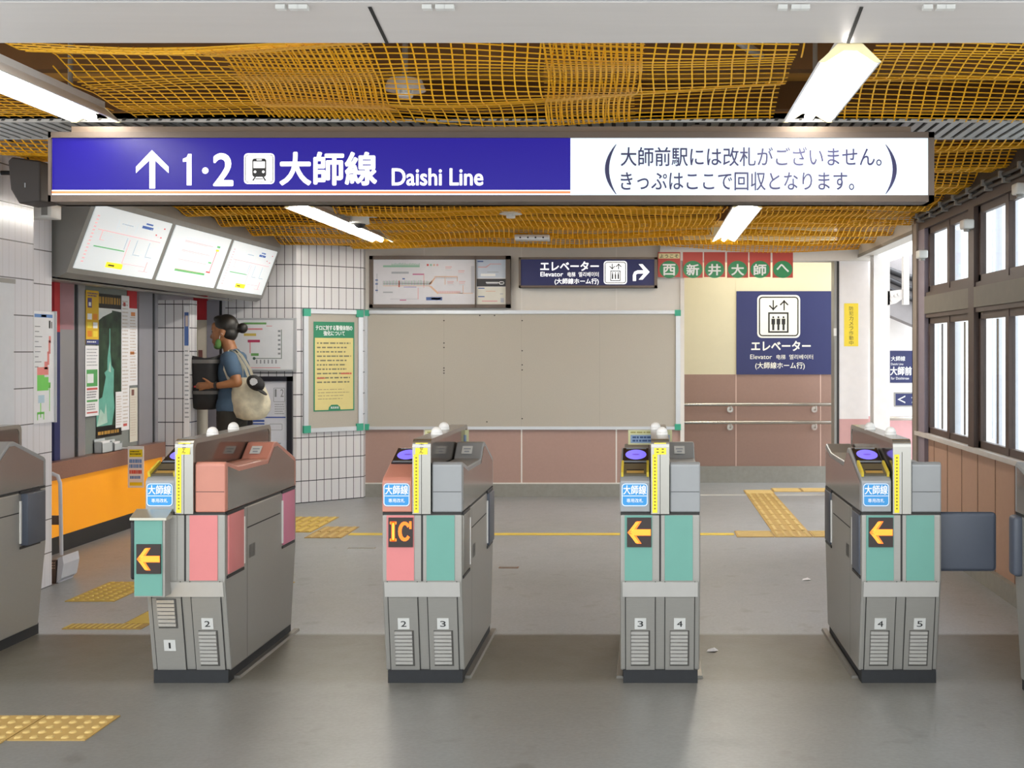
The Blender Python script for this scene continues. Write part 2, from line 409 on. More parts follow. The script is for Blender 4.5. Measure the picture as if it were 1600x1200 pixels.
# left wall behind the ticket windows
mb = MB(); mb.box(-4.6, XL-.001, 7.09, 11.0, 0, 2.83); struct(mb.build('wall_left_3', [M('stainless_wall', '#b7b5bb', .4, .3, noise=.06, nscale=5)]))
# tiled column at the end of the counter
mb = MB(); mb.box(XL, -3.96, 10.0, 10.15, 0, 1.885); struct(mb.build('wall_left_4', [tile_back]))
# frontal tiled wall + angled tiled wall
mb = MB(); mb.box(X(352,YT), X(463,YT), YT, YT+.2, 0, 2.83); struct(mb.build('wall_back_1', [tile_back]))
xa, xb = X(463,YT), X(568,11.32)
mb = MB(); mb.add([(xa,YT,0),(xb,11.32,0),(xb,11.32,2.83),(xa,YT,2.83),(xa,11.5,0),(xb,11.5,0),(xb,11.5,2.83),(xa,11.5,2.83)],
   [(0,1,2,3),(1,5,6,2),(4,7,6,5),(0,3,7,4),(3,2,6,7),(0,4,5,1)]); struct(mb.build('wall_back_2', [tile_back]))
# back of recess (left of tiles): cream wall
mb = MB(); mb.box(XL, X(352,YT), YT, YT+.2, 0, 2.83); struct(mb.build('wall_back_3', [M('recess_white', '#c9c7cc', .5)]))
# main back wall with pink dado, joints
x0, x1 = xb-.02, X(1066,YB)
mb = MB()
mb.box(x0, x1, YB, YB+.18, .77, 2.83, 0); mb.box(x0, x1, YB, YB+.18, .13, .77, 1)
mb.box(x0, x1, YB-.012, YB+.18, 0, .13, 2); mb.box(x0, x1, YB-.014, YB, .128, .14, 3)
for px in (663, 815, 963): mb.box(X(px,YB)-.007, X(px,YB)+.007, YB-.003, YB, .14, 2.6, 3)
mb.box(x1-.02, x1+.02, YB-.02, YB+.18, 0, 2.4, 3)
struct(mb.build('wall_back_4', [wall_white, wall_pink, concrete, joint_white]))
# right pillar of the corridor opening
x2, x3 = X(1308,YB), X(1357,YB)
mb = MB()
mb.box(x2, x3, YB, YB+.18, .77, 2.83, 0); mb.box(x2, x3, YB, YB+.18, .13, .77, 1); mb.box(x2,x3,YB-.01,YB+.18,0,.13,2)
mb.box(x2-.03, x2, YB-.01, YB+.18, 0, 2.33, 3); mb.box(x2-.005, x2+.018, YB-.012, YB, 0, 2.33, 4)
struct(mb.build('wall_back_5', [M('pillar_white', '#e2dedd', .5), M('pillar_pink', '#c99c99', .5), concrete, alu_grey, dark_line]))
# header over the opening
mb = MB(); mb.box(x1-.22, x3+.02, YB-.06, YB+.18, Z(408,YB), 2.5); mb.box(x1-.22, x3+.02, YB-.07, YB-.06, Z(391,YB), Z(387,YB), 1)
struct(mb.build('trim_4', [M('header_white', '#d8d5d0', .5), alu]))
# corridor behind
YC = 12.63; zc = 1.185
mb = MB(); xs0, xs1 = X(1040,YC), 2.28
mb.box(xs0-.6, xs1, YC, YC+.2, zc, 2.9, 0); mb.box(xs0-.6, xs1, YC, YC+.2, .18, zc, 1); mb.box(xs0-.6, xs1, YC-.015, YC+.2, 0, .18, 2)
for px in (1150, 1282): mb.box(X(px,YC)-.006, X(px,YC)+.006, YC-.003, YC, .18, zc, 3)
mb.box(X(1150,YC)-.004, X(1150,YC)+.004, YC-.002, YC, zc, 2.8, 0)
struct(mb.build('wall_back_6', [wall_cream, wall_brown, concrete, M('pale_joint', '#c4a89c', .6)]))
mb = MB(); mb.box(x1-.7, x1-.5, YB+.18, YC, 0, 2.9); struct(mb.build('wall_back_7', [wall_cream]))
# right window wall: lower tan panels, kerb, sill
mb = MB()
mb.box(XR, XR+.12, 3.7, 8.95, .10, .80, 0); mb.box(XR-.035, XR+.14, 3.7, 8.97, 0, .11, 1)
for i in range(14): mb.box(XR-.003, XR, 4.0+i*.37, 4.008+i*.37, .11, .80, 2)
struct(mb.build('wall_right', [tan, concrete, M('tan_joint', '#8a6c5a', .7)]))
mb = MB(); mb.box(XR-.05, XR+.16, 3.7, 8.86, .80, .83); struct(mb.build('trim_5', [M('window_sill_white', '#c7c2bd', .5, noise=.1)]))
# right top beam
mb = MB(); mb.box(XR-.03, XR+.14, 3.9, 8.95, 2.36, 2.82, 0); mb.box(XR-.06, XR+.0, 3.9, 8.95, 2.47, 2.82, 1)
struct(mb.build('trim_6', [win_brown, M('beam_dark', '#3b322d', .6, noise=.2)]))
mb = MB(); mb.box(XR-.02, XR+.10, 8.95, YB, 2.36, 2.82, 0); mb.box(XR-.03, XR-.02, 8.95, YB, 2.36, 2.39, 1)
struct(mb.build('trim_7', [M('beam_pale', '#cfccc6', .5), alu_grey]))
# window posts
posts = [(8.62, 8.93), (7.32, 7.45), (6.0, 6.13), (4.68, 4.81), (3.7, 3.85)]
for i, (a, b) in enumerate(posts):
    mb = MB(); mb.box(XR-.03, XR+.045, a, b, .83 if i else .0, 2.36)
    if i == 0: mb.box(XR-.045, XR-.03, b-.12, b+.02, .0, 2.42, 1); mb.box(XR-.045, XR+.045, b, b+.02, 0, 2.42, 1)
    struct(mb.build('trim_%d' % (8+i), [post_lav if i == 0 else win_brown, post_taupe]))
# windows: every bay one window with upper and lower sashes
k = 0
for i in range(4):
    ya, yb = posts[i+1][1], posts[i][0]
    k += 1
    root = bpy.data.objects.new('window_%d' % k, None); COL.objects.link(root); root.location = (XR+.05, (ya+yb)/2, .83); ORG[root.name] = Vector(root.location)
    struct(root)
    mb = MB()
    for z0, z1 in ((.83,1.69),(1.88,2.36)):
        mb.box(XR,XR+.035,ya,ya+.03,z0,z1); mb.box(XR,XR+.035,yb-.05,yb,z0,z1)
        mb.box(XR,XR+.035,ya,yb,z0,z0+.045); mb.box(XR,XR+.035,ya,yb,z1-.045,z1)
        ym = (ya+yb)/2; mb.box(XR-.005,XR+.035,ym-.03,ym+.03,z0,z1)
    o = mb.build('window_frame', [win_brown], root)
    mb = MB(); mb.box(XR-.02, XR+.04, ya, yb, 1.69, 1.88); mb.box(XR-.03, XR-.02, ya, yb, 1.72, 1.85, 1)
    mb.build('mid_rail', [win_brown, M('rail_grey_green', '#6d675d', .6, noise=.12)], root)
    for z0, z1 in ((.88,1.64),(1.93,2.31)):
        for y0, y1 in ((ya+.03,(ya+yb)/2-.03),((ya+yb)/2+.03,yb-.05)):
            mb = MB(); mb.box(XR+.016, XR+.021, y0, y1, z0, z1); mb.build('pane', [glass], root)
            if z0 < 1:
                mb = MB(); mb.box(XR+.021, XR+.03, y0+.24, y0+.255, z0, z1); mb.build('glazing_bar', [M('dark_glazing', '#6b5a4e', .5)], root)
# small grey fixtures along the window wall top
for y, z in ((8.55, 2.13), (7.35, 2.22), (6.3, 2.3)):
    t = thing('junction_box', (XR-.06, y, z), 'pale junction box on the window wall, %s' % {8.55:'farthest of three, on the end post', 7.35:'middle one of three', 6.3:'nearest of three, at the picture edge'}[y], 'box', 'junction boxes on the window posts')
    mb = MB(); mb.rbox(XR-.10, XR-.03, y-.05, y+.05, z, z+.06, .01); mb.build('case', [housing_w], t)
    mb = MB(); mb.cyl((XR-.065,y,z-.015),(XR-.065,y,z),.022); mb.build('gland', [alu_grey], t)
# conduit pipes and clips on beam
for j, zz in enumerate((2.425, 2.455)):
    mb = MB(); mb.tube([(XR-.05-.02*j, 3.95+.3*i, zz+.006*math.sin(i*2.1)) for i in range(17)], .013, 8)
    for i in range(14): mb.box(XR-.075-.02*j, XR-.03, 4.2+i*.34, 4.225+i*.34, zz-.018, zz+.018, 1)
    tag(mb.build('conduit', [M('dark_conduit', '#3a3531', .5, noise=.3), alu_grey]), 'dark conduit clipped along the window head beam, %s' % ('lower of two' if j == 0 else 'upper of two'), 'pipe', 'conduits on the window beam')

# outdoors
mb = MB(); mb.box(2.6, 14, 19, 19.3, -.02, 6.5); 
for i in range(12): mb.box(3+i*.9, 3.02+i*.9, 18.98, 19, 0, 6.5, 1)
tag(struct(mb.build('facade_outside', [M('white_facade', '#f4f4f4', .8, noise=.02), M('facade_joint', '#c9c9cc', .8)])), 'white building front seen through the windows', 'building')
for i, (x, y) in enumerate(((3.6,11.3),(4.1,15.2),(5.2,17.0))):
    mb = MB(); mb.cyl((x,y,-.02),(x,y,4.2),.05); mb.cyl((x,y,-.02),(x,y,.03),.12,m=0); mb.cyl((x,y,4.2),(x,y,4.24),.07)
    tag(mb.build('steel_post', [M('pale_steel_post', '#b9bac0', .5, .2)]), 'pale round steel post outside, %s' % ('nearest the window wall','between the other two','farthest from the windows')[i], 'post', 'posts outside the windows')

# stair side beyond the open passage on the right
YS = 12.75
mb = MB(); mb.box(2.2, 3.13, YS, YS+.15, .72, 3.2, 0); mb.box(2.2, 3.13, YS, YS+.15, 0, .72, 1)
struct(mb.build('wall_right_2', [M('stair_wall_white', '#e4e2e2', .5), M('stair_wall_pink', '#cf9fa2', .5)]))
mb = MB()
fr = Fr((0, 12.3, 0))
mb.prism([(X(1380,12.3),Z(488,12.3)),(X(1448,12.3),Z(517,12.3)),(X(1448,12.3),Z(390,12.3)),(X(1380,12.3),Z(412,12.3))], 12.3, 12.55, 'y')
struct(mb.build('trim_30', [M('stair_soffit_grey', '#8a8789', .7, noise=.1)]))
for j in range(3):
    mb = MB(); mb.tube([(X(1384+i*14,12.2), 12.262, Z(418+j*14+i*(5+j),12.2)-.01*math.sin(i)) for i in range(6)], .035-.006*j, 10)
    tag(mb.build('cable_bundle', [M('black_cable', '#26262a', .5, noise=.2)]), 'black cable bundle under the stair, %s' % ('topmost of three','middle of three','lowest of three')[j], 'cable', 'cables under the stair')
# white steel column with bracket
mb = MB(); mb.box(X(1362,11.1), X(1387,11.1), 11.0, 11.03, 0, 2.36); mb.box(X(1362,11.1), X(1387,11.1), 11.15, 11.18, 0, 2.36); mb.box(X(1372,11.1), X(1377,11.1), 11.03, 11.15, 0, 2.36)
struct(mb.build('trim_31', [M('white_steel', '#d6d3d1', .5, noise=.08)]))
mb = MB(); mb.prism([(X(1387,11.0),Z(455,11)),(X(1412,11),Z(452,11)),(X(1412,11),Z(466,11)),(X(1400,11),Z(474,11)),(X(1387,11),Z(477,11))], 11.0, 11.02, 'y')
for px, py in ((1393,462),(1399,462),(1393,469),(1404,460)): mb.cyl((X(px,11),10.985,Z(py,11)),(X(px,11),11.0,Z(py,11)),.014,n=6)
mb.box(X(1411,11), X(1420,11), 10.98, 11.06, Z(476,11), Z(400,11))
tag(mb.build('bolted_bracket', [M('white_steel', '#d6d3d1')]), 'white bolted steel bracket at the top of the white column', 'bracket')
# handrail by the stair
t = thing('handrail', (X(1372,12.5), 12.6, 0), 'short metal handrail under the navy direction sign by the stair', 'handrail')
mb = MB(); zz = Z(654,12.6); mb.tube([(X(1372,12.6),12.72,zz),(X(1373,12.6),12.62,zz),(3.1,12.62,zz)], .024, 12); mb.build('rail', [steel_light], t)
mb = MB(); mb.cyl((2.95,12.62,zz-.02),(2.95,12.75,zz-.07),.01); mb.build('bracket', [steel_light], t)

# ================================================================== OVERHEAD
def net_z(x, y):
    base = 2.535 - .011*(y-4)
    s = .028*math.sin(2*math.pi*y/.78 + .7*math.sin(1.1*x) + .4*x) + .014*math.sin(2*math.pi*y/.36+1.9*x)+ .012*math.sin(3.1*x+1.2*y)
    if y < 5.25: base -= .075*max(0,min(1,(y-4.35)/.65))**1.5; s *= 1-.6*max(0,min(1,(y-4.5)/.5))
    if y < 5.25: s += -.03*math.exp(-((x+1.2-.9*(y-4.4))/.5)**2)
    return base + s
def in_hole(x, y):
    return any(abs(x-cx) < .125 and ya-.03 < y < yb+.03 for cx, ya, yb in ((.70,3.9,5.3),(-2.39,3.9,5.3),(.70,8.0,10.45),(-2.41,8.0,10.5)))
def net(y0, y1, xl, cell=.05, r=.0032, row=.036):
    mb = MB()
    def strand(pts, rr):
        n = 3; vs = []; fs = []
        for i, p in enumerate(pts):
            d = (pts[min(i+1,len(pts)-1)]-pts[max(i-1,0)]).normalized(); up = Vector((0,0,1)); a = d.cross(up).normalized()
            vs += [p+a*rr, p-a*rr, p+up*rr*1.3]
        for i in range(len(pts)-1):
            if in_hole(*pts[i][:2]) or in_hole(*pts[i+1][:2]): continue
            for k in range(n): fs.append((i*n+k, i*n+(k+1)%n, (i+1)*n+(k+1)%n, (i+1)*n+k))
        mb.add(vs, fs, 0)
    xs = xl; ny = max(4, int((y1-y0)/.06))
    def warp(x, y): return x + .03*math.sin(2.3*y+1.7*x)+.012*math.sin(7*y+x*3)
    while xs < 2.07:
        ym = y1 if xs > -2.8 else min(y1, 10.86)
        strand([Vector((max(xl,min(2.07,warp(xs,y0+(ym-y0)*i/ny))), y0+(ym-y0)*i/ny, net_z(xs,y0+(ym-y0)*i/ny))) for i in range(ny+1)], r); xs += cell
    y = y0; nx = 90
    while y < y1:
        x_ = xl if y < 10.86 else -2.8
        strand([Vector((x_+(2.07-x_)*i/nx, min(y1,max(y0,y+.02*math.sin(1.7*(x_+(2.07-x_)*i/nx)+3*y))), net_z(x_+(2.07-x_)*i/nx,y))) for i in range(nx+1)], r); y += row
    return mb
mb = net(3.95, 5.02, -4.15); tag(mb.build('safety_net', [netm]), 'yellow safety net sagging under the ceiling, in front of the hanging sign', 'net')
mb = net(5.47, 11.30, -3.42, .045, .0046, .034); tag(mb.build('safety_net', [netm]), 'yellow safety net under the far ceiling, behind the hanging sign', 'net')
# folded double layers
def fold(x0, x1, y0, y1, label):
    mb = MB(); nu, nv = 26, 26; vs = []
    # short crossed strands forming a dense doubled layer
    step = .022
    i = 0
    x = x0
    while x < x1:
        pts = []
        for k in range(14):
            y = y0+(y1-y0)*k/13
            pts.append(Vector((x+.05*math.sin(2.3*y)+.02*math.sin(6*y), y, net_z(x,y)-.008)))
        for a, b in zip(pts, pts[1:]):
            mb.add([a+Vector((.004,0,0)), a-Vector((.004,0,0)), b-Vector((.004,0,0)), b+Vector((.004,0,0))], [(0,1,2,3)])
        x += step
    y = y0
    while y < y1:
        pts = [Vector((x0+(x1-x0)*k/13+.05*math.sin(2.3*y), y, net_z(x0+(x1-x0)*k/13,y)-.008)) for k in range(14)]
        for a, b in zip(pts, pts[1:]):
            mb.add([a+Vector((0,.005,0)), a-Vector((0,.005,0)), b-Vector((0,.005,0)), b+Vector((0,.005,0))], [(0,3,2,1)])
        y += step
    return tag(mb.build('net_fold', [netm2]), label, 'net', 'doubled folds of the yellow net')
fold(-1.55, -1.0, 3.97, 5.0, 'doubled fold of yellow net left of the front centre smoke detector')
fold(-.36, .0, 4.0, 5.0, 'doubled fold of yellow net hanging above the front centre of the sign')
# brown pieces & pipes above the net
mb = MB(); mb.tube([(-.2,4.1,2.72),(.3,4.5,2.70),(.5,5.0,2.72)], .02, 8); tag(mb.build('ceiling_pipe', [alu]), 'pale pipe half hidden above the front yellow net', 'pipe')

tube_far = M('fluorescent_tube_far', '#ffffff', .4, emit=54.0, emit_hx='#fff8ee')
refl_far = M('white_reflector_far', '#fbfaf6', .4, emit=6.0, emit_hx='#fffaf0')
def fluorescent(cx, y0, y1, label, end=True):
    zb = 2.44; t = thing('fluorescent_light', (cx, (y0+y1)/2, zb), label, 'light', 'fluorescent ceiling lights')
    mb = MB(); mb.box(cx-.04, cx+.04, y0, y1, zb+.052, zb+.085); mb.build('housing', [housing_w], t)
    mb = MB()
    mb.add([(cx-.10,y0,zb),(cx-.10,y1,zb),(cx-.035,y1,zb+.05),(cx-.035,y0,zb+.05)], [(0,1,2,3)])
    mb.add([(cx+.10,y0,zb),(cx+.10,y1,zb),(cx+.035,y1,zb+.05),(cx+.035,y0,zb+.05)], [(0,3,2,1)])
    mb.add([(cx-.035,y0,zb+.05),(cx-.035,y1,zb+.05),(cx+.035,y1,zb+.05),(cx+.035,y0,zb+.05)], [(0,1,2,3)])
    mb.build('reflector', [refl_far if y0 > 6 else refl_mat], t)
    for s in (-1,1):
        mb = MB(); mb.prism([(cx+s*.10,zb-.003),(cx+s*.108,zb-.001),(cx+s*.041,zb+.056),(cx+s*.035,zb+.052)], y0, y1, 'y'); mb.build('side_rim', [housing_w], t)
    for ya in (y0-.006, y1-.002):
        mb = MB(); mb.prism([(cx-.108,zb-.004),(cx-.085,zb-.004),(cx-.022,zb+.035),(cx+.022,zb+.035),(cx+.085,zb-.004),(cx+.108,zb-.004),(cx+.042,zb+.06),(cx-.042,zb+.06)], ya, ya+.008, 'y'); mb.build('end_cap', [cap_cream], t)
    nb = max(1, round((y1-y0)/1.25)); L = (y1-y0)/nb
    for i in range(nb):
        mb = MB(); mb.cyl((cx,y0+i*L+.03,zb+.012),(cx,y0+(i+1)*L-.03,zb+.012),.019,n=14); mb.build('tube', [tube_far if y0 > 6 else tube_mat], t)
    for q in (-.3, .3):
        mb = MB(); mb.cyl((cx,(y0+y1)/2+q,zb+.085),(cx,(y0+y1)/2+q,2.8),.01); mb.build('hanger', [alu_grey], t)
    return t
fluorescent(.70, 3.96, 5.0, 'bright fluorescent ceiling light in front of the sign, right one')
fluorescent(-2.39, 3.96, 5.0, 'bright fluorescent ceiling light in front of the sign, cut by the left picture edge')
fluorescent(.70, 8.0, 10.45, 'bright fluorescent ceiling light behind the sign, right one')
fluorescent(-2.41, 8.0, 10.5, 'bright fluorescent ceiling light behind the sign, left one, near the fare panels')

# hanging sign
YSg = 5.0; S = Fr((0, YSg, 0)); sx = lambda px: (px-VX)/360; sz = lambda py: CH-(py-VY)/360
t = thing('hanging_sign', (sx(767), 5.08, sz(315)), 'long illuminated hanging sign, blue left half with arrow, white right half', 'sign')
mb = MB()
x0, x1, z0, z1 = sx(75), sx(1460), sz(315), sz(206)
mb.box(x0, x1, 5.0, 5.16, z1-.025, z1); mb.box(x0, x1, 5.0, 5.16, z0, z0+.028); mb.box(x0, x0+.012, 5.0, 5.16, z0, z1); mb.box(x1-.025, x1, 5.0, 5.16, z0, z1); mb.box(x0, x1, 5.12, 5.16, z0, z1)
mb.build('frame', [sign_frame], t)
mb = MB(); mb.box(sx(78), sx(891), 5.012, 5.03, sz(306), sz(214)); blue = mb.build('blue_panel', [sign_blue], t)
mb = MB(); mb.box(sx(891), sx(1452), 5.012, 5.03, sz(306), sz(213)); wp = mb.build('white_panel', [sign_white], t)
fs = Fr((0, 5.0, 0)); H = -.009
mb = MB(); rect(mb, fs, sx(78), sx(891), sz(302), sz(298), H, 0); rect(mb, fs, sx(78), sx(891), sz(304), sz(302), H, 1); rect(mb, fs, sx(78), sx(891), sz(298), sz(296.5), H, 1)
mb.build('orange_stripe', [orange_line, white_lit], blue)
mb = MB()
poly(mb, fs, [(sx(a),sz(b)) for a,b in ((236,234),(262,260),(262,270),(241,250),(241,294),(232,294),(232,250),(211,270),(211,260))], H)
mb.build('arrow', [white_lit], blue)
mb = MB(); poly(mb, fs, [(sx(p),sz(q)) for p,q in ((298,240),(298,289),(290.5,289),(290.5,252),(284.5,252.5),(284.5,247.5),(290.5,245),(292.5,240))], H); text(mb, fs, '2', sx(333), sx(362), sz(289), sz(240), H, bold=.03)
poly(mb, fs, oval(sx(319.5), sz(266), 5/360, 5/360), H); mb.build('platform_numbers', [white_lit], blue)
mb = MB(); poly(mb, fs, rrect(sx(380),sx(428),sz(287),sz(239),6/360), H, 0)
frame_ring(mb, fs, sx(382), sx(426), sz(285), sz(241), 5/360, 1/360, H+.0007, 1)
poly(mb, fs, rrect(sx(393),sx(415),sz(276),sz(247),4/360), H+.0007, 1)
rect(mb, fs, sx(395), sx(413), sz(262), sz(252), H+.0014, 0); rect(mb, fs, sx(400), sx(408), sz(250), sz(248.5), H+.0014, 0)
for c in (397.5, 410.5): poly(mb, fs, oval(sx(c), sz(268), 2/360, 2/360, 12), H+.0014, 0)
for s in (-1,1): poly(mb, fs, [(sx(404+s*5),sz(276)),(sx(404+s*7.5),sz(276)),(sx(404+s*11.5),sz(282)),(sx(404+s*8.5),sz(282))], H+.0007, 1)
rect(mb, fs, sx(398), sx(410), sz(279.5), sz(278), H+.0007, 1)
mb.build('train_pictogram', [white_lit, ink], blue)
mb = MB(); text(mb, fs, '大師線', sx(437), sx(587), sz(288), sz(238), H, bold=.03); mb.build('lettering', [white_lit], blue); mb = MB(); text(mb, fs, 'Daishi Line', sx(612), sx(754), sz(289), sz(263), H, bold=.025)
mb.build('lettering', [white_lit], blue)
mb = MB()
text(mb, fs, '大師前駅には改札がございません。', sx(970), sx(1378), sz(259), sz(229), H, bold=.008); text(mb, fs, 'きっぷはここで回収となります。', sx(970), sx(1335), sz(297), sz(268), H, bold=.008)
for s, cx in ((1, 945), (-1, 1402)):
    pts = [];
    for i in range(13):
        a = -1+2*i/12; pts.append((sx(cx+s*(17*a*a)), sz(264+39*a)))
    for i in range(12, -1, -1):
        a = -1+2*i/12; w = 5.5*(1-a*a)+1.2; pts.append((sx(cx+s*(17*a*a+w)), sz(264+39*a)))
    poly(mb, fs, pts, H)
mb.build('lettering', [sign_ink], wp)
mb = MB(); mb.box(sx(108), sx(1425), 5.02, 5.2, sz(206), 2.422)
for q in (-2.2,-1.0,.2,1.0): mb.box(q, q+.06, 5.1, 5.18, 2.41, 2.446)
mb.build('mounting_box', [M('brown_mount', '#6b5d50', .5, .3)], t)

# smoke detectors, domes, lamp
def detector(px, py, Y, label, white=False):
    x = X(px,Y); z = Z(py,Y); t = thing('smoke_detector', (x,Y,z), label, 'detector', 'smoke detectors in the net')
    mb = MB(); mb.cyl((x,Y,z+.03),(x,Y,z+.07),.085,.07,n=24); mb.build('base', [housing_w], t)
    mb = MB(); mb.cyl((x,Y,z+.0),(x,Y,z+.012),.03,.035,n=20); mb.cyl((x,Y,z+.012),(x,Y,z+.03),.022,n=12)
    for i in range(8):
        a = i*math.pi/4; mb.box(x+.03*math.cos(a)-.003,x+.03*math.cos(a)+.003,Y+.03*math.sin(a)-.003,Y+.03*math.sin(a)+.003,z+.01,z+.032)
    mb.build('sensor_head', [housing_w], t)
    mb = MB(); mb.cyl((x,Y,z+.07),(x,Y,2.8),.012); mb.build('stem', [alu_grey], t)
detector(633, 152, 4.75, 'white smoke detector in the front net, left of centre above the sign')
detector(798, 341, 8.6, 'small white smoke detector in the far net, behind the sign near the middle')
x, Y, z = X(562,8.9), 8.9, Z(357,8.9)
t = thing('dome_camera', (x,Y,z), 'white dome security camera with black dome beside the far left ceiling light', 'camera')
mb = MB(); mb.cyl((x,Y,z+.035),(x,Y,z+.09),.075,.07,n=24); mb.build('body', [housing_w], t)
mb = MB(); mb.ell((x,Y,z+.04),(.045,.045,.04)); mb.build('dome', [black], t)
mb = MB(); mb.box(x-.2,x+.12,Y-.06,Y+.06,z+.09,z+.105); mb.cyl((x,Y,z+.1),(x,Y,2.8),.012); mb.build('mount_plate', [alu], t)
x, Y, z = X(832,10.0), 10.0, Z(376,10.0)
t = thing('emergency_light', (x,Y,z), 'small grey emergency light bar under the far net, near the back wall', 'light')
mb = MB(); mb.rbox(x-.15,x+.15,Y-.06,Y+.06,z,z+.05,.008); mb.build('case', [alu], t)
mb = MB()
for i in range(4): mb.cyl((x-.1+.066*i,Y-.062,z+.022),(x-.1+.066*i,Y-.058,z+.022),.008,n=10)
mb.build('lens', [dark_line], t)
mb = MB(); mb.cyl((x,Y,z+.05),(x,Y,2.8),.012); mb.build('stem', [alu_grey], t)
# speaker on left
Y = 6.25; x0, x1 = X(28,Y), X(78,Y)
t = thing('wall_speaker', (-3.5, Y, Z(322,Y)), 'black wall speaker hung by the left end of the long sign', 'speaker')
mb = MB(); mb.prism([(x0,Z(256,Y)),(x0+.02,Z(250,Y)),(x1,Z(256,Y)),(x1,Z(318,Y)),(x0+.06,Z(322,Y)),(x0+.015,Z(300,Y))], Y-.1, Y+.09, 'y', bevel=.008); mb.build('cabinet', [M('dark_brown_plastic', '#2a2320', .5)], t)
mb = MB(); mb.box(X(54,Y),X(56,Y),Y-.103,Y-.099,Z(297,Y),Z(290,Y)); mb.build('badge', [ink_grey], t)
mb = MB(); mb.cyl((-3.5,Y,Z(270,Y)),(x0+.03,Y,Z(270,Y)),.012); mb.cyl((x0-.03,Y,Z(270,Y)),(x0,Y,Z(270,Y)),.03,n=16); mb.build('bracket', [black], t)
mb = MB(); mb.tube([(x0+.05,Y+.02,Z(252,Y)),(x0+.03,Y+.02,Z(235,Y)),(x0-.02,Y+.02,Z(222,Y)),(x0-.08,Y+.02,2.6)], .005, 6); mb.build('cable', [black], t)
Y = 6.75; x0, x1 = X(58,Y), X(88,Y)
t = thing('intercom_box', (-3.66+.05, Y, Z(345,Y)), 'small white sensor box on the left pillar, below the black speaker', 'box')
mb = MB(); mb.rbox(-3.66, x1, Y-.06, Y+.06, Z(342,Y), Z(320,Y), .006); mb.build('case', [housing_w], t)
mb = MB(); mb.box(x1-.055,x1-.02,Y-.064,Y-.058,Z(338,Y),Z(325,Y)); mb.build('window', [alu_grey], t)
# CCTV right edge
Y = 6.6; x = X(1590,Y); z = Z(232,Y)
t = thing('security_camera', (x,Y,z-.06), 'grey security camera under the net at the right picture edge', 'camera')
mb = MB(); mb.rbox(x-.04,x+.14,Y-.16,Y+.1,z-.01,z+.06,.012); mb.build('body', [alu], t)
mb = MB(); mb.ell((x+.03,Y-.1,z-.015),(.055,.06,.06)); mb.build('dome', [black], t)
mb = MB(); mb.cyl((x+.05,Y,z+.06),(x+.05,Y,2.8),.014); mb.build('stem', [alu_grey], t)

# ================================================================== LEFT SIDE
# fare display lightbox
t = thing('fare_display', (-3.8, 8.9, 1.94), 'long slanted illuminated fare display over the ticket counter', 'display')
A = (-3.60, 1.965); B = (-3.43, 2.365)   # X, Z of lower / upper edge
Y0, Y1 = 7.12, 10.75
mb = MB(); mb.prism([(XL,2.5),(B[0]-.0,2.5),(B[0]+.02,2.40),(A[0]+.015,1.93),(A[0]-.04,1.90),(XL,1.98)], Y0, Y1, 'y'); mb.build('housing', [alu_grey], t)
mb = MB(); mb.prism([(XL,1.96),(A[0]-.08,1.895),(A[0]-.08,1.885),(XL,1.94)], Y0, 10.3, 'y'); mb.build('under_tray', [steel_dark], t)
vdir = (Vector((B[0]+.02,0,2.40))-Vector((A[0]+.015,0,1.93))).normalized()
fr = Fr((A[0]+.015,Y0,1.93), (0,1,0), vdir); Lv = (Vector((B[0]+.02,0,2.40))-Vector((A[0]+.015,0,1.93))).length
yy = [.03, 1.235, 2.42, 3.60]
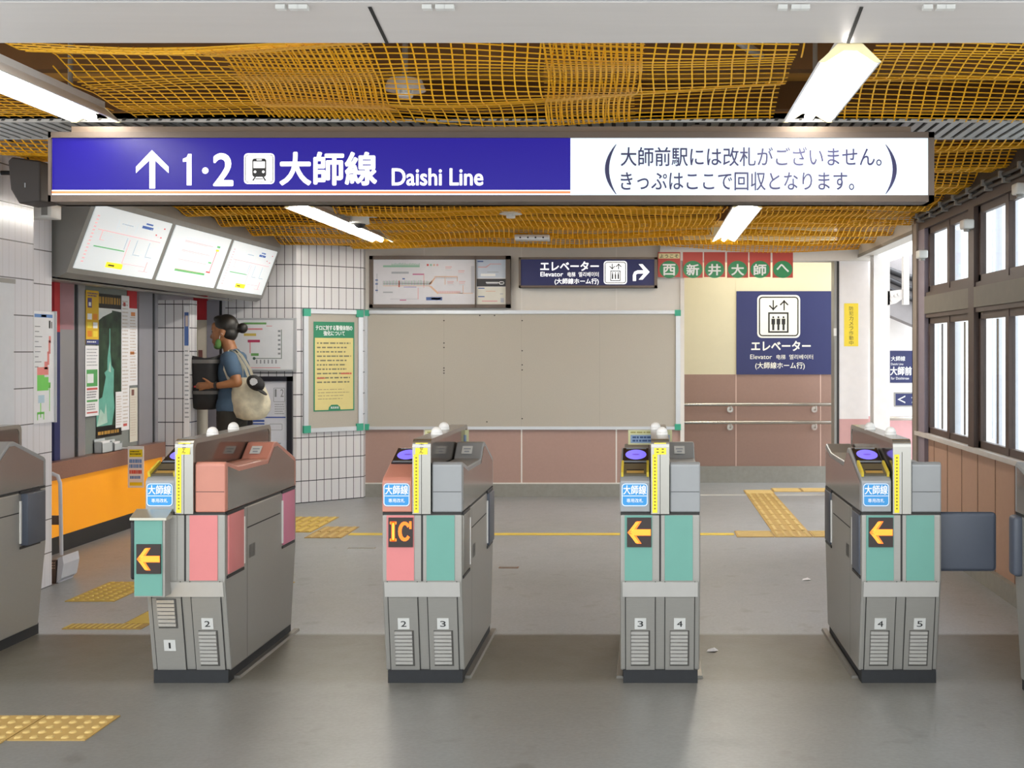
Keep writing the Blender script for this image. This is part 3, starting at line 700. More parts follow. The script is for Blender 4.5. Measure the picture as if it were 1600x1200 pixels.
for k in range(3):
    mb = MB(); rect(mb, fr, yy[k]+.02, yy[k+1]-.05, .035, Lv-.04, .002, 0, .006); pn = mb.build('fare_panel', [M('lit_fare_panel', '#e4ebef', .4, emit=.24, noise=.02)], t)
    mb = MB(); a0, a1 = yy[k]+.05, yy[k+1]-.08; w = a1-a0; rnd = random.Random(k); b0, b1 = .06, Lv-.07; hh = b1-b0
    def R(u0,u1,v0,v1,m): rect(mb, fr, a0+w*u0, a0+w*u1, b0+hh*v0, b0+hh*v1, .0095, m)
    if k in (0, 2):
        R(.08,.95,.66,.675,2); R(.14,.15,.5,.66,2); R(.14,.2,.49,.5,2)
        R(.1,.5,.36,.38,3); R(.48,.49,.4,.62,4); R(.52,.53,.15,.6,2); R(.52,.85,.14,.15,2)
        for u in (.62,.80): R(u,u+.01,.35,.62,4); R(u,u+.1,.33,.345,4)
        for u in (.3,.42,.55): R(u,u+.008,.72,.92,5)
        R(.35,.5,.84,.86,4); R(.62,.78,.86,.91,0); R(.66,.76,.94,.97,0)
        for u, v in ((.84,.78),(.92,.75),(.93,.93)): R(u,u+.022,v,v+.025,1); 
        R(.85,.93,.76,.767,2)
        R(.33,.55,.03,.13,6); R(.36,.44,.06,.09,7); R(.78,.92,.05,.06,2); R(.86,.875,.06,.25,2)
        for i in range(14): R(.02,.05,.06+i*.063,.085+i*.063,2)
        for i in range(24): R(u:=rnd.uniform(.1,.9),u+.03,v:=rnd.uniform(.1,.95),v+.012,5)
    else:
        for rr in range(4):
            vb = .85-.2*rr; R(.2,.72,vb-.03,vb-.015,2); R(.2,.62,vb-.05,vb-.04,2)
            for i in range(9): R(.21+.055*i,.215+.055*i,vb,vb+.08,5); R(.22+.055*i,.25+.055*i,vb+.03,vb+.05,5)
        R(.2,.75,.18,.225,3); R(.8,.86,.83,.87,3); R(.8,.86,.75,.79,6); R(.82,.83,.25,.75,1); R(.76,.84,.25,.28,1); R(.74,.8,.46,.49,3)
    mb.build('route_print', [M('print_blue','#3c63ad',.5,emit=.2), M('print_red','#cf4038',.5,emit=.2), M('print_pink','#e7b3b3',.5,emit=.4), M('print_green','#5cae68',.5,emit=.3), M('print_grey','#b4bcc4',.5,emit=.3), M('print_pale','#cfd5dc',.5,emit=.4), M('print_yellow','#f0e22a',.5,emit=.4), ink], pn)
# counter
t = thing('ticket_counter', (-4.2, 8.6, 0), 'ticket counter with orange front and red granite ledge', 'counter')
mb = MB(); mb.box(XL, -4.20, 7.1, 9.99, .12, .53); mb.build('front_panel', [orange_panel], t)
mb = MB(); mb.box(XL, -4.20, 7.1, 9.99, 0, .12); mb.build('skirting', [M('black_skirting', '#262626', .6)], t)
mb = MB(); mb.box(XL, -4.17, 7.1, 9.99, .53, .655); mb.build('ledge', [granite], t)
# window fittings above the counter on wall X=XL
def yl(px, x=XL): return x*F/(px-VX)
FL = Fr((XL, 0, 0), (0,1,0), (0,0,1))
zt, zb = 1.94, .656
def wallpiece(name, px0, px1, z0, z1, m, thick=.02, h=0, label=None, cat=None, group=None, parent=None):
    mb = MB(); rect(mb, FL, yl(px0), yl(px1), z0, z1, h, 0, thick)
    o = mb.build(name, [m], parent)
    if label: tag(o, label, cat, group)
    return o
t = thing('ticket_window', (XL, 9.0, zb), 'stainless ticket window front with glass and posters above the granite ledge', 'window')
for a, b in ((87,110),(116,127),(212,233),(237,247)): wallpiece('steel_panel', a, b, zb, zt, M('window_stainless','#a9a8ae',.28,.5,noise=.1,nscale=3), .03, parent=t)
for a, b in ((110,116),(233,237)): wallpiece('black_seam', a, b, zb, zt, black, .02, parent=t)
wallpiece('glass_backing', 127, 212, zb, zt, M('dim_glass','#8d9490',.15,.1), .012, parent=t)
wallpiece('blue_band', 78, 87, zb, 1.58, navy, .032, parent=t); wallpiece('red_band', 78, 87, 1.58, zt, red, .032, parent=t); wallpiece('red_band', 196, 211, 1.63, zt, red, .016, parent=t)
mb = MB(); rect(mb, FL, yl(88), yl(109), 1.60, zt, .031, 0); mb.build('painted_red_reflection', [M('painted_reflection_pink','#b2868f',.3,.3)], t)  # pink sheet paints the red band's reflection onto the steel panel
def zw(py, px): return CH-(py-VY)*yl(px)/F
def poster(name, px0, px1, py0, py1, base, label, cat='poster', h=.016, group=None):
    pm = (px0+px1)/2; z1_, z0_ = zw(py0,pm), zw(py1,pm)
    mb = MB(); rect(mb, FL, yl(px0), yl(px1), z0_, z1_, h, 0, .003); o = mb.build(name, [base]); tag(o, label, cat, group); return o, yl(px0), yl(px1), z0_, z1_, h+.0035
o,a,b,c,d,h = poster('poster', 127, 147, 454, 538, M('poster_yellow','#e0b52c',.5), 'yellow and orange poster high on the ticket window, left of the waterfall poster', h=.033)
mb = MB(); hh=d-c; w=b-a
rect(mb,FL,a+w*.12,a+w*.45,c+hh*.68,c+hh*.86,h,0); rect(mb,FL,a+w*.2,a+w*.38,c+hh*.71,c+hh*.78,h+.0004,2)
for i in range(3):
    for j in range(2): rect(mb,FL,a+w*(.1+.45*j),a+w*(.45+.45*j),c+hh*(.14+.16*i),c+hh*(.25+.16*i),h,(1,3,2)[(i+j)%3])
rect(mb,FL,a,b,c,c+hh*.09,h,4); scribble(mb,FL,a+w*.1,b-w*.1,c+hh*.88,c+hh*.97,2,0,h); scribble(mb,FL,a+w*.08,b-w*.1,c+hh*.02,c+hh*.07,1,2,h+.0004)
mb.build('print',[M('print_violet','#5b4a86',.5),M('print_orange','#e08a2a',.5),white_print,M('print_lemon','#f2d94a',.5),M('print_navy','#3a4585',.5)],o)
o,a,b,c,d,h = poster('notice', 126, 147, 540, 650, paper, 'white notice sheets with green block, low on the ticket window left of the waterfall poster', 'notice', .033)
mb=MB(); hh=d-c; w=b-a
rect(mb,FL,a+w*.08,b-w*.1,c+hh*.42,c+hh*.66,h,0); rect(mb,FL,a+w*.12,a+w*.6,c+hh*.47,c+hh*.6,h+.0004,2); rect(mb,FL,a+w*.1,b-w*.1,c+hh*.37,c+hh*.40,h,1); rect(mb,FL,a+w*.1,b-w*.1,c+hh*.2,c+hh*.23,h,0); rect(mb,FL,a+w*.1,b-w*.1,c+hh*.04,c+hh*.06,h,1)
scribble(mb,FL,a+w*.1,b-w*.1,c+hh*.08,c+hh*.18,3,3,h); scribble(mb,FL,a+w*.1,b-w*.1,c+hh*.25,c+hh*.36,3,3,h); scribble(mb,FL,a+w*.1,b-w*.1,c+hh*.7,c+hh*.97,6,3,h,fill=.25)
mb.build('print',[M('print_green2','#58a55f',.5),M('print_red2','#d0605a',.5),white_print,ink_grey],o)
o,a,b,c,d,h = poster('poster', 147, 187, 460, 682, M('poster_black','#1a1713',.35), 'tall waterfall photo poster with black borders on the ticket window', h=.014)
mb=MB(); hh=d-c; w=b-a
rect(mb,FL,a,b,c+hh*.075,c+hh*.90,h,0)
poly(mb,FL,[(a,c+hh*.82),(a+w*.3,c+hh*.86),(a+w*.55,c+hh*.89),(b,c+hh*.88),(b,c+hh*.90),(a,c+hh*.90)],h+.0005,1)
poly(mb,FL,[(a,c+hh*.8),(a+w*.25,c+hh*.84),(a+w*.6,c+hh*.875),(a+w*.6,c+hh*.9),(a,c+hh*.9)],h+.0006,1)
poly(mb,FL,[(a+w*.42,c+hh*.55),(a+w*.5,c+hh*.66),(a+w*.5,c+hh*.76),(a+w*.53,c+hh*.76),(a+w*.53,c+hh*.6),(a+w*.58,c+hh*.5),(a+w*.68,c+hh*.47),(a+w*.66,c+hh*.3),(a+w*.7,c+hh*.2),(a+w*.6,c+hh*.08),(a,c+hh*.08),(a,c+hh*.26),(a+w*.22,c+hh*.28),(a+w*.36,c+hh*.42),(a+w*.3,c+hh*.45),(a+w*.42,c+hh*.47)],h+.0007,2)
poly(mb,FL,[(a+w*.02,c+hh*.08),(a+w*.15,c+hh*.2),(a+w*.3,c+hh*.16),(a+w*.36,c+hh*.24),(a+w*.42,c+hh*.1)],h+.0009,3)
poly(mb,FL,[(a+w*.46,c+hh*.46),(a+w*.52,c+hh*.53),(a+w*.56,c+hh*.45)],h+.0009,3)
scribble(mb,FL,a+w*.06,b-w*.05,c+hh*.925,c+hh*.985,1,4,h,fill=.8,ragged=.02,gap=.4); scribble(mb,FL,a+w*.06,b-w*.05,c+hh*.012,c+hh*.05,1,4,h,fill=.6,ragged=.1)
mb.build('print',[fall_m,M('print_sky','#e6ebe8',.5),M('print_teal','#6fb5a4',.4,noise=.25,nscale=12),M('print_pale_teal','#b9d6c8',.5,noise=.2,nscale=15),M('print_gold','#b48a3c',.5)],o)
o,a,b,c,d,h = poster('notice', 186, 198, 462, 672, paper, 'tall strip of white notice sheets right of the waterfall poster', 'notice', .018)
mb=MB(); hh=d-c; w=b-a; scribble(mb,FL,a+w*.1,b-w*.1,c+hh*.05,c+hh*.97,34,0,h,fill=.35,gap=.6); rect(mb,FL,a+w*.2,b-w*.3,c+hh*.03,c+hh*.05,h,1); rect(mb,FL,a+w*.2,a+w*.5,c+hh*.92,c+hh*.95,h,1); mb.build('print',[M('print_tan','#c9bcae',.6),M('print_red2','#d0605a')],o)
o,a,b,c,d,h = poster('notice', 198, 211, 482, 602, paper, 'white timetable sheet under the red band of the ticket window', 'notice', .018)
mb=MB(); hh=d-c; w=b-a; scribble(mb,FL,a+w*.1,b-w*.15,c+hh*.05,c+hh*.9,22,0,h,fill=.35,gap=.6); rect(mb,FL,a+w*.2,b-w*.3,c+hh*.9,c+hh*.95,h,1); rect(mb,FL,a+w*.1,b-w*.4,c+hh*.4,c+hh*.44,h,1); mb.build('print',[M('print_tan2','#cbb7a6',.6),M('print_orange2','#d98f58',.5)],o)
o,a,b,c,d,h = poster('notice', 176, 187, 612, 668, paper, 'small white sheet over the lower right corner of the waterfall poster', 'notice', .0225)
mb=MB(); hh=d-c; w=b-a; scribble(mb,FL,a+w*.1,b-w*.15,c+hh*.05,c+hh*.9,12,0,h,fill=.35,gap=.6); mb.build('print',[M('print_tan2','#cbb7a6')],o)
o,a,b,c,d,h = poster('notice', 199, 211, 606, 690, M('cream_paper','#ddd9cc',.7), 'cream sheet low on the ticket window below the white timetable sheet', 'notice', .018)
mb=MB(); hh=d-c; w=b-a; scribble(mb,FL,a+w*.1,b-w*.15,c+hh*.1,c+hh*.85,16,0,h,fill=.3,gap=.6); rect(mb,FL,a+w*.2,a+w*.55,c+hh*.86,c+hh*.97,h,1); mb.build('print',[M('print_tan2','#cbb7a6'),M('print_brown','#7a5248',.6)],o)
# leaflet boxes on ledge
for i, (a, b, z1_) in enumerate(((8.86, 9.03, .76), (9.06, 9.2, .74))):
    t = thing('leaflet_box', (-4.225, (a+b)/2, .655), 'small clear leaflet box on the granite ledge, %s' % ('left one under the waterfall poster' if i == 0 else 'right one, shorter'), 'box', 'leaflet boxes on the ledge')
    mb = MB(); mb.box(-4.25,-4.185,a,b,.655,.66); mb.box(-4.25,-4.245,a,b,.655,z1_); mb.box(-4.19,-4.185,a,b,.655,z1_-.03); mb.box(-4.25,-4.185,a,a+.004,.655,z1_-.02); mb.box(-4.25,-4.185,b-.004,b,.655,z1_-.02); mb.build('tray', [M('frosted_plastic','#c6cdd0',.3)], t)
    mb = MB(); mb.box(-4.24,-4.20,a+.01,b-.01,.66,z1_-.015); mb.build('leaflets', [paper], t)
# column notice strip (blue/white)
Y = 9.99
mb = MB(); fr = Fr((0,10.0,0)); rect(mb, fr, X(288,10),X(296,10), Z(690,10),Z(478,10), 0, 0, .004); o = tag(mb.build('notice', [paper]), 'narrow white notice strip with blue photo on the tiled column edge', 'notice')
mb = MB(); rect(mb, fr, X(288.5,10),X(295,10),Z(540,10),Z(488,10),.0045,0); rect(mb, fr, X(290,10),X(294,10),Z(510,10),Z(493,10),.005,2); scribble(mb,fr,X(289,10),X(295.5,10),Z(655,10),Z(545,10),16,1,.0045,fill=.3); mb.build('print',[M('print_blue3','#4d6ba8',.5),ink_grey,M('print_face','#c9b9ae',.6)],o)
# counter corner notice
yN = 9.15; xN = -4.165; LEDGE = -4.168
fr = Fr((0,yN,0)); a,b = X(200,yN), X(225,yN); c,d = Z(762,yN), Z(697,yN)
t = thing('hanging_notice', ((a+b)/2,yN,c), 'small laminated notice with yellow bands hung from the counter ledge end', 'notice')
mb = MB(); rect(mb,fr,a,b,c,d,0,0,.004); mb.box(LEDGE, (a+b)/2+.02, yN, yN+.006, d-.02, d-.01); mb.build('sheet',[paper],t)
mb = MB(); h=.0045; hh=d-c; w=b-a; rect(mb,fr,a+w*.1,b-w*.08,c+hh*.74,c+hh*.92,h,0); scribble(mb,fr,a+w*.14,b-w*.12,c+hh*.78,c+hh*.9,2,3,h+.0004,fill=.4); scribble(mb,fr,a+w*.1,b-w*.1,c+hh*.46,c+hh*.7,2,1,h,fill=.75,ragged=.05); scribble(mb,fr,a+w*.1,b-w*.1,c+hh*.32,c+hh*.44,1,2,h,fill=.75); scribble(mb,fr,a+w*.14,b-w*.2,c+hh*.2,c+hh*.3,1,1,h,fill=.7); rect(mb,fr,a+w*.12,b-w*.1,c+hh*.05,c+hh*.13,h,0)
mb.build('print',[yellow,M('print_azure','#5f92d6',.5),M('print_red3','#d64a40',.5),ink],t)
# map board on the left pillar
fr = Fr((-3.66,0,0),(0,1,0)); 
def yp(px): return -3.64*F/(px-VX)
a,b = yp(53), yp(85); c,d = Z(660,7.0), Z(487,7.0)
t = thing('station_map_board', (-3.65,(a+b)/2,c), 'white framed station floor map with pink and green areas on the left pillar', 'map')
mb = MB(); rect(mb,fr,a,b,c,d,0,0,.02); mb.build('board',[M('map_white','#eef0f4',.4)],t)
mb = MB(); h=.0205; w=b-a; hh=d-c
def R(u0,u1,v0,v1,m): rect(mb,fr,a+w*u0,a+w*u1,c+hh*v0,c+hh*v1,h,m)
R(.02,.9,.945,.975,0); R(.35,.6,.95,.97,4)
for i in range(9): R(.04,.2+.3*random.random(),.86-.045*i,.867-.045*i,3)
R(.72,.82,.72,.78,1); R(.7,.8,.62,.74,1); R(.64,.74,.52,.64,1); R(.15,.7,.43,.5,1); R(.5,.66,.48,.55,1)
R(.15,.7,.29,.41,2); R(.7,.8,.31,.36,2); R(.15,.5,.41,.43,2); R(.2,.5,.18,.25,5); R(.3,.34,.05,.18,2); R(.15,.5,.08,.1,2); R(.74,.77,.1,.34,2); R(.15,.19,.03,.09,2); R(.45,.49,.03,.09,2); R(.72,.8,.85,.92,6); R(.84,.88,.85,.91,6)
mb.build('print',[M('print_azure2','#5e8fd0',.5),M('print_salmon','#f0928c',.5),M('print_lime','#78d860',.5),ink_grey,white_print,M('print_ice','#bcd8e6',.5),ink],t)
mb = MB(); rect(mb,fr,b,b+.012,c-.005,d+.005,0,0,.03); mb.build('frame_edge',[alu],t)
# dustpan
Yd = 7.25; x0 = X(95,Yd); 
t = thing('long_handled_dustpan', (x0, Yd, 0), 'white and brown long-handled dustpan standing by the left tiled pillar', 'dustpan')
mb = MB(); zt_ = Z(740,Yd); xh = X(94,Yd)
mb.tube([(xh+.008,Yd,.16),(xh+.004,Yd,.4),(xh,Yd,zt_-.06),(xh-.015,Yd,zt_-.015),(xh-.05,Yd,zt_),(xh-.09,Yd,zt_-.005)], .012, 10); mb.build('handle',[M('white_plastic','#c8ccd4',.4)],t)
mb = MB(); mb.prism([(X(83,Yd),0),(X(101,Yd),0),(X(103,Yd),Z(870,Yd)),(X(84,Yd),Z(872,Yd))], Yd-.10, Yd-.085,'y'); mb.build('pan',[M('brown_plastic','#5d4c42',.5,noise=.3)],t)
mb = MB(); mb.prism([(X(100,Yd),0),(X(108,Yd),.03),(X(112,Yd),.12),(X(110,Yd),.17),(X(101,Yd),Z(869,Yd))], Yd-.10, Yd+.1,'y'); mb.box(X(83,Yd),X(102,Yd),Yd-.085,Yd+.1,0,.012); mb.build('side',[M('white_plastic2','#cdd0d8',.4)],t)
mb = MB()
for i in range(3):
    for j in range(5): mb.cyl((X(85+3.2*j,Yd),Yd-.103,Z(875+4*i,Yd)),(X(85+3.2*j,Yd),Yd-.1,Z(875+4*i,Yd)),.004,n=8)
mb.build('holes',[M('tan_hole','#c7a68a',.6)],t)
mb = MB(); mb.box(xh-.075,xh,Yd+.0,Yd+.02,Z(820,Yd),Z(806,Yd)); mb.build('clip',[M('brown_plastic','#5d4c42')],t)

# recess: fare adjustment window (behind the person)
Yr = YT
t = thing('adjustment_window', (X(322,Yr),Yr,0), 'pale service window with red header in the recess behind the man', 'window')
fr = Fr((0,Yr,0))
mb = MB(); rect(mb,fr,X(293,Yr),X(325,Yr),Z(500,Yr),Z(462,Yr),0,0,.02); mb.build('red_header',[red],t)
mb = MB(); rect(mb,fr,X(297,Yr),X(301,Yr),Z(492,Yr),Z(478,Yr),.02,0,.002); mb.build('header_label',[white_print],t)
mb = MB(); rect(mb,fr,X(290,Yr),X(310,Yr),Z(720,Yr),Z(500,Yr),0,0,.01); mb.build('pane',[M('olive_glass','#a9aa6a',.2,noise=.1,nscale=2)],t)
mb = MB(); rect(mb,fr,X(310,Yr),X(325,Yr),.0,Z(500,Yr),0,0,.025); mb.build('jamb',[M('cream_jamb','#d9d0bd',.5)],t)
mb = MB(); rect(mb,fr,X(312,Yr),X(318,Yr),Z(563,Yr),Z(547,Yr),.025,0,.006); mb.build('switch_plate',[M('brown_plate','#7a4a42',.5)],t)
mb = MB(); rect(mb,fr,X(325,Yr),X(344,Yr),0,Z(470,Yr),0,0,.03); mb.build('steel_panel',[M('recess_steel','#a3a0a8',.35,.4)],t)
mb = MB(); rect(mb,fr,X(344,Yr),X(347,Yr),0,Z(470,Yr),0,0,.02); mb.build('black_seam',[black],t)
mb = MB(); mb.cyl((X(314,Yr-.25),Yr-.25,0),(X(314,Yr-.25),Yr-.25,Z(610,Yr-.25)),.06,n=16); mb.ell((X(314,Yr-.25),Yr-.25,Z(610,Yr-.25)),(.06,.06,.02)); tag(mb.build('bollard',[M('cream_post','#cbc3b2',.5)]), 'short cream post in front of the service window, beside the man', 'post')

# map panel on frontal tiles
Y = YT; fr = Fr((0,Y,0))
a,b,c,d = X(365,Y),X(464,Y),Z(580,Y),Z(497,Y)
t = thing('route_diagram_panel', ((a+b)/2,Y,c), 'white aluminium-framed route diagram panel on the tiles behind the man', 'panel')
mb = MB(); rect(mb,fr,a,b,c,d,0,0,.03); mb.build('frame',[alu],t)
mb = MB(); rect(mb,fr,a+.02,b-.03,c+.015,d-.02,.03,0,.003); mb.build('sheet',[M('sheet_white','#dfe2e6',.4)],t)
mb = MB(); h=.0335
def R(p0,p1,q0,q1,m): rect(mb,fr,X(p0,Y),X(p1,Y),Z(q1,Y),Z(q0,Y),h,m)
R(382,418,504,507,0); R(382,412,513,515.5,1); R(383,402,521,525,2); R(389,408,531,535,3); R(392,393.5,535,552,1); R(394,406,552,556,0); R(400,442,559.5,560.5,4); R(441,442,515,560,4); R(418,427,509,510,1); R(388,440,574,575,1)
for i in range(6): R(402+6*i,404+6*i,562,568,5)
for i in range(6): R(436,440,516+7*i,519+7*i,5)
poly(mb,fr,oval(X(399,Y),Z(560,Y),.014,.014,12),h,4)
mb.build('print',[M('print_green4','#6aa05e',.5),M('print_rose','#d98a92',.5),M('print_ochre','#cbb45a',.5),M('print_crimson','#b0345a',.5),M('print_dkgreen','#3f5c50',.5),ink_grey],t)
# black framed board below
a,b,c,d = X(388,Y),X(458,Y),Z(740,Y),Z(588,Y)
t = thing('black_framed_board', ((a+b)/2,Y,c), 'black-framed white notice board below the route diagram panel', 'board')
mb = MB()
for q in ((a,a+.05,c,d),(b-.05,b,c,d),(a,b,d-.045,d),(a,b,c,c+.04)): rect(mb,fr,*q,0,0,.035)
mb.build('frame',[M('black_frame','#202028',.4)],t)
mb = MB(); rect(mb,fr,a+.05,b-.05,c+.04,d-.045,0,0,.015); mb.build('sheet',[M('sheet_white3','#dfe1ea',.4)],t)
mb = MB(); h=.0155
R2 = lambda p0,p1,q0,q1,m: rect(mb,fr,X(p0,Y),X(p1,Y),Z(q1,Y),Z(q0,Y),h,m)
R2(396,447,651,653,0); R2(396,414,656,659,0); R2(396,414,661,664,0); frame_ring(mb,fr,X(428,Y),X(446,Y),Z(628,Y),Z(606,Y),.01,.004,h,1); text(mb,fr,'2',X(439,Y),X(444,Y),Z(620,Y),Z(608,Y),h,1); text(mb,fr,'1',X(430,Y),X(433,Y),Z(620,Y),Z(608,Y),h,1)
scribble(mb,fr,X(430,Y),X(446,Y),Z(648,Y),Z(630,Y),5,1,h,fill=.3); scribble(mb,fr,X(396,Y),X(446,Y),Z(720,Y),Z(690,Y),6,1,h,fill=.25); frame_ring(mb,fr,X(422,Y),X(442,Y),Z(672,Y),Z(662,Y),.01,.004,h,1)
mb.build('print',[M('print_blue5','#3b5aa8',.5),ink_grey],t)
# narrow bulletin board with poster on angled wall
dirv = Vector((xb-xa, 11.32-YT, 0)); wl = dirv.length; fr = Fr((xa,YT,0), dirv)
def au(px):  # distance along the wall at which it projects to px
    k=(px-VX)/F; return wl*((k*YT-xa)/((xb-xa)-k*(11.32-YT)))
def az(py,px): return Z(py, YT+(11.32-YT)*au(px)/wl)
a,b,c,d = au(473),au(565),az(674,519),az(484,519)
t = thing('narrow_bulletin_board', fr.p((a+b)/2,c), 'narrow aluminium bulletin board with green corners on the angled tiled wall', 'board')
mb = MB(); rect(mb,fr,a+.02,b-.02,c+.02,d-.02,0,0,.012); mb.build('felt',[felt],t)
mb = MB()
for q in ((a,a+.045,c,d),(b-.045,b,c,d),(a,b,d-.04,d),(a,b,c,c+.04)): rect(mb,fr,*q,0,0,.03)
mb.build('frame',[alu],t)
for u,v in ((a-.003,c-.003),(b-.067,c-.003),(a-.003,d-.067),(b-.067,d-.067)):
    mb = MB(); rect(mb,fr,u,u+.07,v,v+.07,0,0,.034); mb.build('corner_cap',[green_corner],t)
a,b,c,d = au(489),au(552.5),az(642,521),az(503,521); hh=d-c; w=b-a
mb = MB(); rect(mb,fr,a,b,c,d,.0125,0,.003); o = tag(mb.build('poster',[M('poster_green','#1f7f5c',.5)]), 'yellow security poster with green title band on the narrow bulletin board', 'poster')
mb = MB(); h=.016; rect(mb,fr,a+.012,b-.012,c+.012,c+hh*.82,h,0); poly(mb,fr,[(a+w*.35,c),(a+w*.66,c),(a+w*.64,c+hh*.045),(a+w*.58,c+hh*.07),(a+w*.43,c+hh*.07),(a+w*.37,c+hh*.045)],h+.0004,1)
text(mb,fr,'テロに対する警備体制の',a+w*.05,b-w*.05,c+hh*.905,c+hh*.96,h,2,bold=.025); text(mb,fr,'強化について',a+w*.24,a+w*.76,c+hh*.845,c+hh*.898,h,2,bold=.025)
text(mb,fr,'東武鉄道',a+w*.41,a+w*.61,c+hh*.025,c+hh*.05,h+.0008,2,bold=.01)
scribble(mb,fr,a+w*.08,b-w*.06,c+hh*.30,c+hh*.785,10,3,h+.0004,fill=.32,ragged=.2,gap=.35); scribble(mb,fr,a+w*.66,b-w*.06,c+hh*.398,c+hh*.44,1,4,h+.0008,fill=.42); scribble(mb,fr,a+w*.08,a+w*.3,c+hh*.35,c+hh*.39,1,4,h+.0008,fill=.42)
scribble(mb,fr,a+w*.1,b-w*.1,c+hh*.12,c+hh*.26,4,5,h+.0004,fill=.2,ragged=.4)
mb.build('print',[M('poster_cream','#dccf8c',.6),M('poster_green','#1f7f5c'),white_print,M('ink_soft','#75725a',.6),M('print_red6','#c9574a',.5),M('ink_dim','#9a8a68',.6)],o)

# ================================================================== BACK WALL
fr = Fr((0,YB,0)); bx = lambda px: X(px,YB); bz = lambda py: Z(py,YB)
t = thing('large_bulletin_board', (bx(815),YB,bz(672)), 'very large empty grey bulletin board with aluminium frame on the back wall', 'board')
a,b,c,d = bx(569),bx(1063),bz(671),bz(485)
mb = MB(); rect(mb,fr,a+.03,b-.03,c+.03,d-.03,0,0,.012)
for px in (694,815,937): rect(mb,fr,bx(px)-.002,bx(px)+.002,c+.03,d-.03,.0122,1)
for px,py in ((694,501),(694,536),(694,543),(694,575),(694,579),(694,583),(816,501),(816,548),(816,570),(816,578),(816,654),(750,493),(773,493),(761,659)): poly(mb,fr,oval(bx(px),bz(py),.008,.006,8),.0126,2)
mb.build('felt',[felt,M('felt_joint','#a8a398',.9),dark_line],t)
mb = MB()
for q in ((a,a+.04,c,d),(b-.045,b,c,d),(a,b,d-.035,d),(a,b,c,c+.03)): rect(mb,fr,*q,0,0,.03)
mb.build('frame',[alu],t)
for u,v in ((a-.004,c-.004),(b-.056,c-.004),(a-.004,d-.056),(b-.056,d-.056)):
    mb = MB(); rect(mb,fr,u,u+.06,v,v+.06,0,0,.034); mb.build('corner_cap',[green_corner],t)
# route map lightbox
t = thing('route_map_case', (bx(689),YB,bz(481)), 'brown-framed wide railway route map case above the large board', 'map')
a,b,c,d = bx(579.5),bx(798.5),bz(481.5),bz(400.5)
mb = MB()
for q in ((a,a+.035,c,d),(b-.045,b,c,d),(a,b,d-.035,d),(a,b,c,c+.035),(bx(743.5),bx(745),c,d)): rect(mb,fr,*q,0,0,.07)
mb.build('frame',[M('map_frame_brown','#5d5149',.5)],t)
mb = MB(); rect(mb,fr,a+.03,b-.03,c+.03,d-.03,0,0,.04); mb.build('back_sheet',[M('map_sheet','#d6d7de',.4)],t)
mb = MB(); h=.0405
def R(p0,p1,q0,q1,m): rect(mb,fr,bx(p0),bx(p1),bz(q1),bz(q0),h,m)
R(600,657,415,418,0)
for i in range(28): R(613+1.6*i,613.8+1.6*i,413-2*random.random(),415,0)
R(613,640,425,428,4); R(646,664,428,430,2); R(663,664,429,450,3); R(590,591,428,458,4)
R(600,673,446.5,447.5,1)
for i in range(46): R(600+1.6*i,600.8+1.6*i,440-2*random.random(),446,(4,0,5)[i%3])
R(600,673,443,444,4); R(624,626,439,449,6); R(654,655,450,468,3); R(611,654,467,468,5); R(626,636,468.5,470,2); R(600,615,456,458,4); R(632,652,448.5,449.5,7)
poly(mb,fr,[(bx(672),bz(446)),(bx(676),bz(441)),(bx(676),bz(438)),(bx(672),bz(443))],h,1)
for (p0,p1,q0,q1) in ((680,715,432,433.5),(696,697,432,445),(715,716,432,440),(686,724,458,459),(724,725,446,458),(718,740,458,459)): R(p0,p1,q0,q1,1)
poly(mb,fr,[(bx(671),bz(447)),(bx(675),bz(447)),(bx(687),bz(458)),(bx(685),bz(460))],h,1); poly(mb,fr,[(bx(671),bz(445)),(bx(680),bz(434)),(bx(682),bz(434)),(bx(675),bz(445))],h,1)
for i in range(22): R(682+1.6*i,682.8+1.6*i,433.5,436,5); R(686+1.6*i,686.8+1.6*i,455,458,3)
for (p,q) in ((697,417),(717,423),(718,440),(700,440)): R(p,p+10,q,q+1,3); R(p,p+9,q+2.5,q+3.2,3); R(p,p+10,q+5,q+5.6,5)
for k,mm in enumerate((6,0,1,3)): R(668+5*k,671+5*k,413,416,mm)
R(667,692,464.5,469.5,8); R(675,690,465.5,468.5,9)
for p,q in ((588,437),(588,443),(588,453),(630,435)): R(p,p+4,q,q+2,8)
R(737,742,416,458,5)
# side insets
R(745.5,791.5,405.5,434.5,10); R(747,758,408,410,8); R(748,760,417,418,3); poly(mb,fr,[(bx(759),bz(418)),(bx(766),bz(413)),(bx(767),bz(413.8)),(bx(760),bz(419))],h+.0006,3); rect(mb,fr,bx(766),bx(784),bz(413.5),bz(412.5),h+.0006,3); rect(mb,fr,bx(762),bx(780),bz(426),bz(425),h+.0006,4); rect(mb,fr,bx(747),bx(756),bz(410),bz(408),h+.0006,8); rect(mb,fr,bx(748),bx(760),bz(418.5),bz(417.3),h+.0006,3); rect(mb,fr,bx(752),bx(775),bz(432),bz(428),h+.0006,9)
R(746,791.5,436,448,11); rect(mb,fr,bx(760),bx(780),bz(442.5),bz(441),h+.0006,9); rect(mb,fr,bx(761),bx(779),bz(444),bz(443),h+.0006,5)
frame_ring(mb,fr,bx(780),bx(789),bz(445),bz(440),.02,.008,h+.0006,9)
R(745.5,791.5,448.5,477,12)
for p0,p1,q0,q1,mm in ((748,758,450,451.5,8),(748,758,463,464.5,8),(760,775,455,456,1),(782,787,459,460,4),(754,778,470,471.5,3),(783,788,466,473,5)): rect(mb,fr,bx(p0),bx(p1),bz(q1),bz(q0),h+.0006,mm)
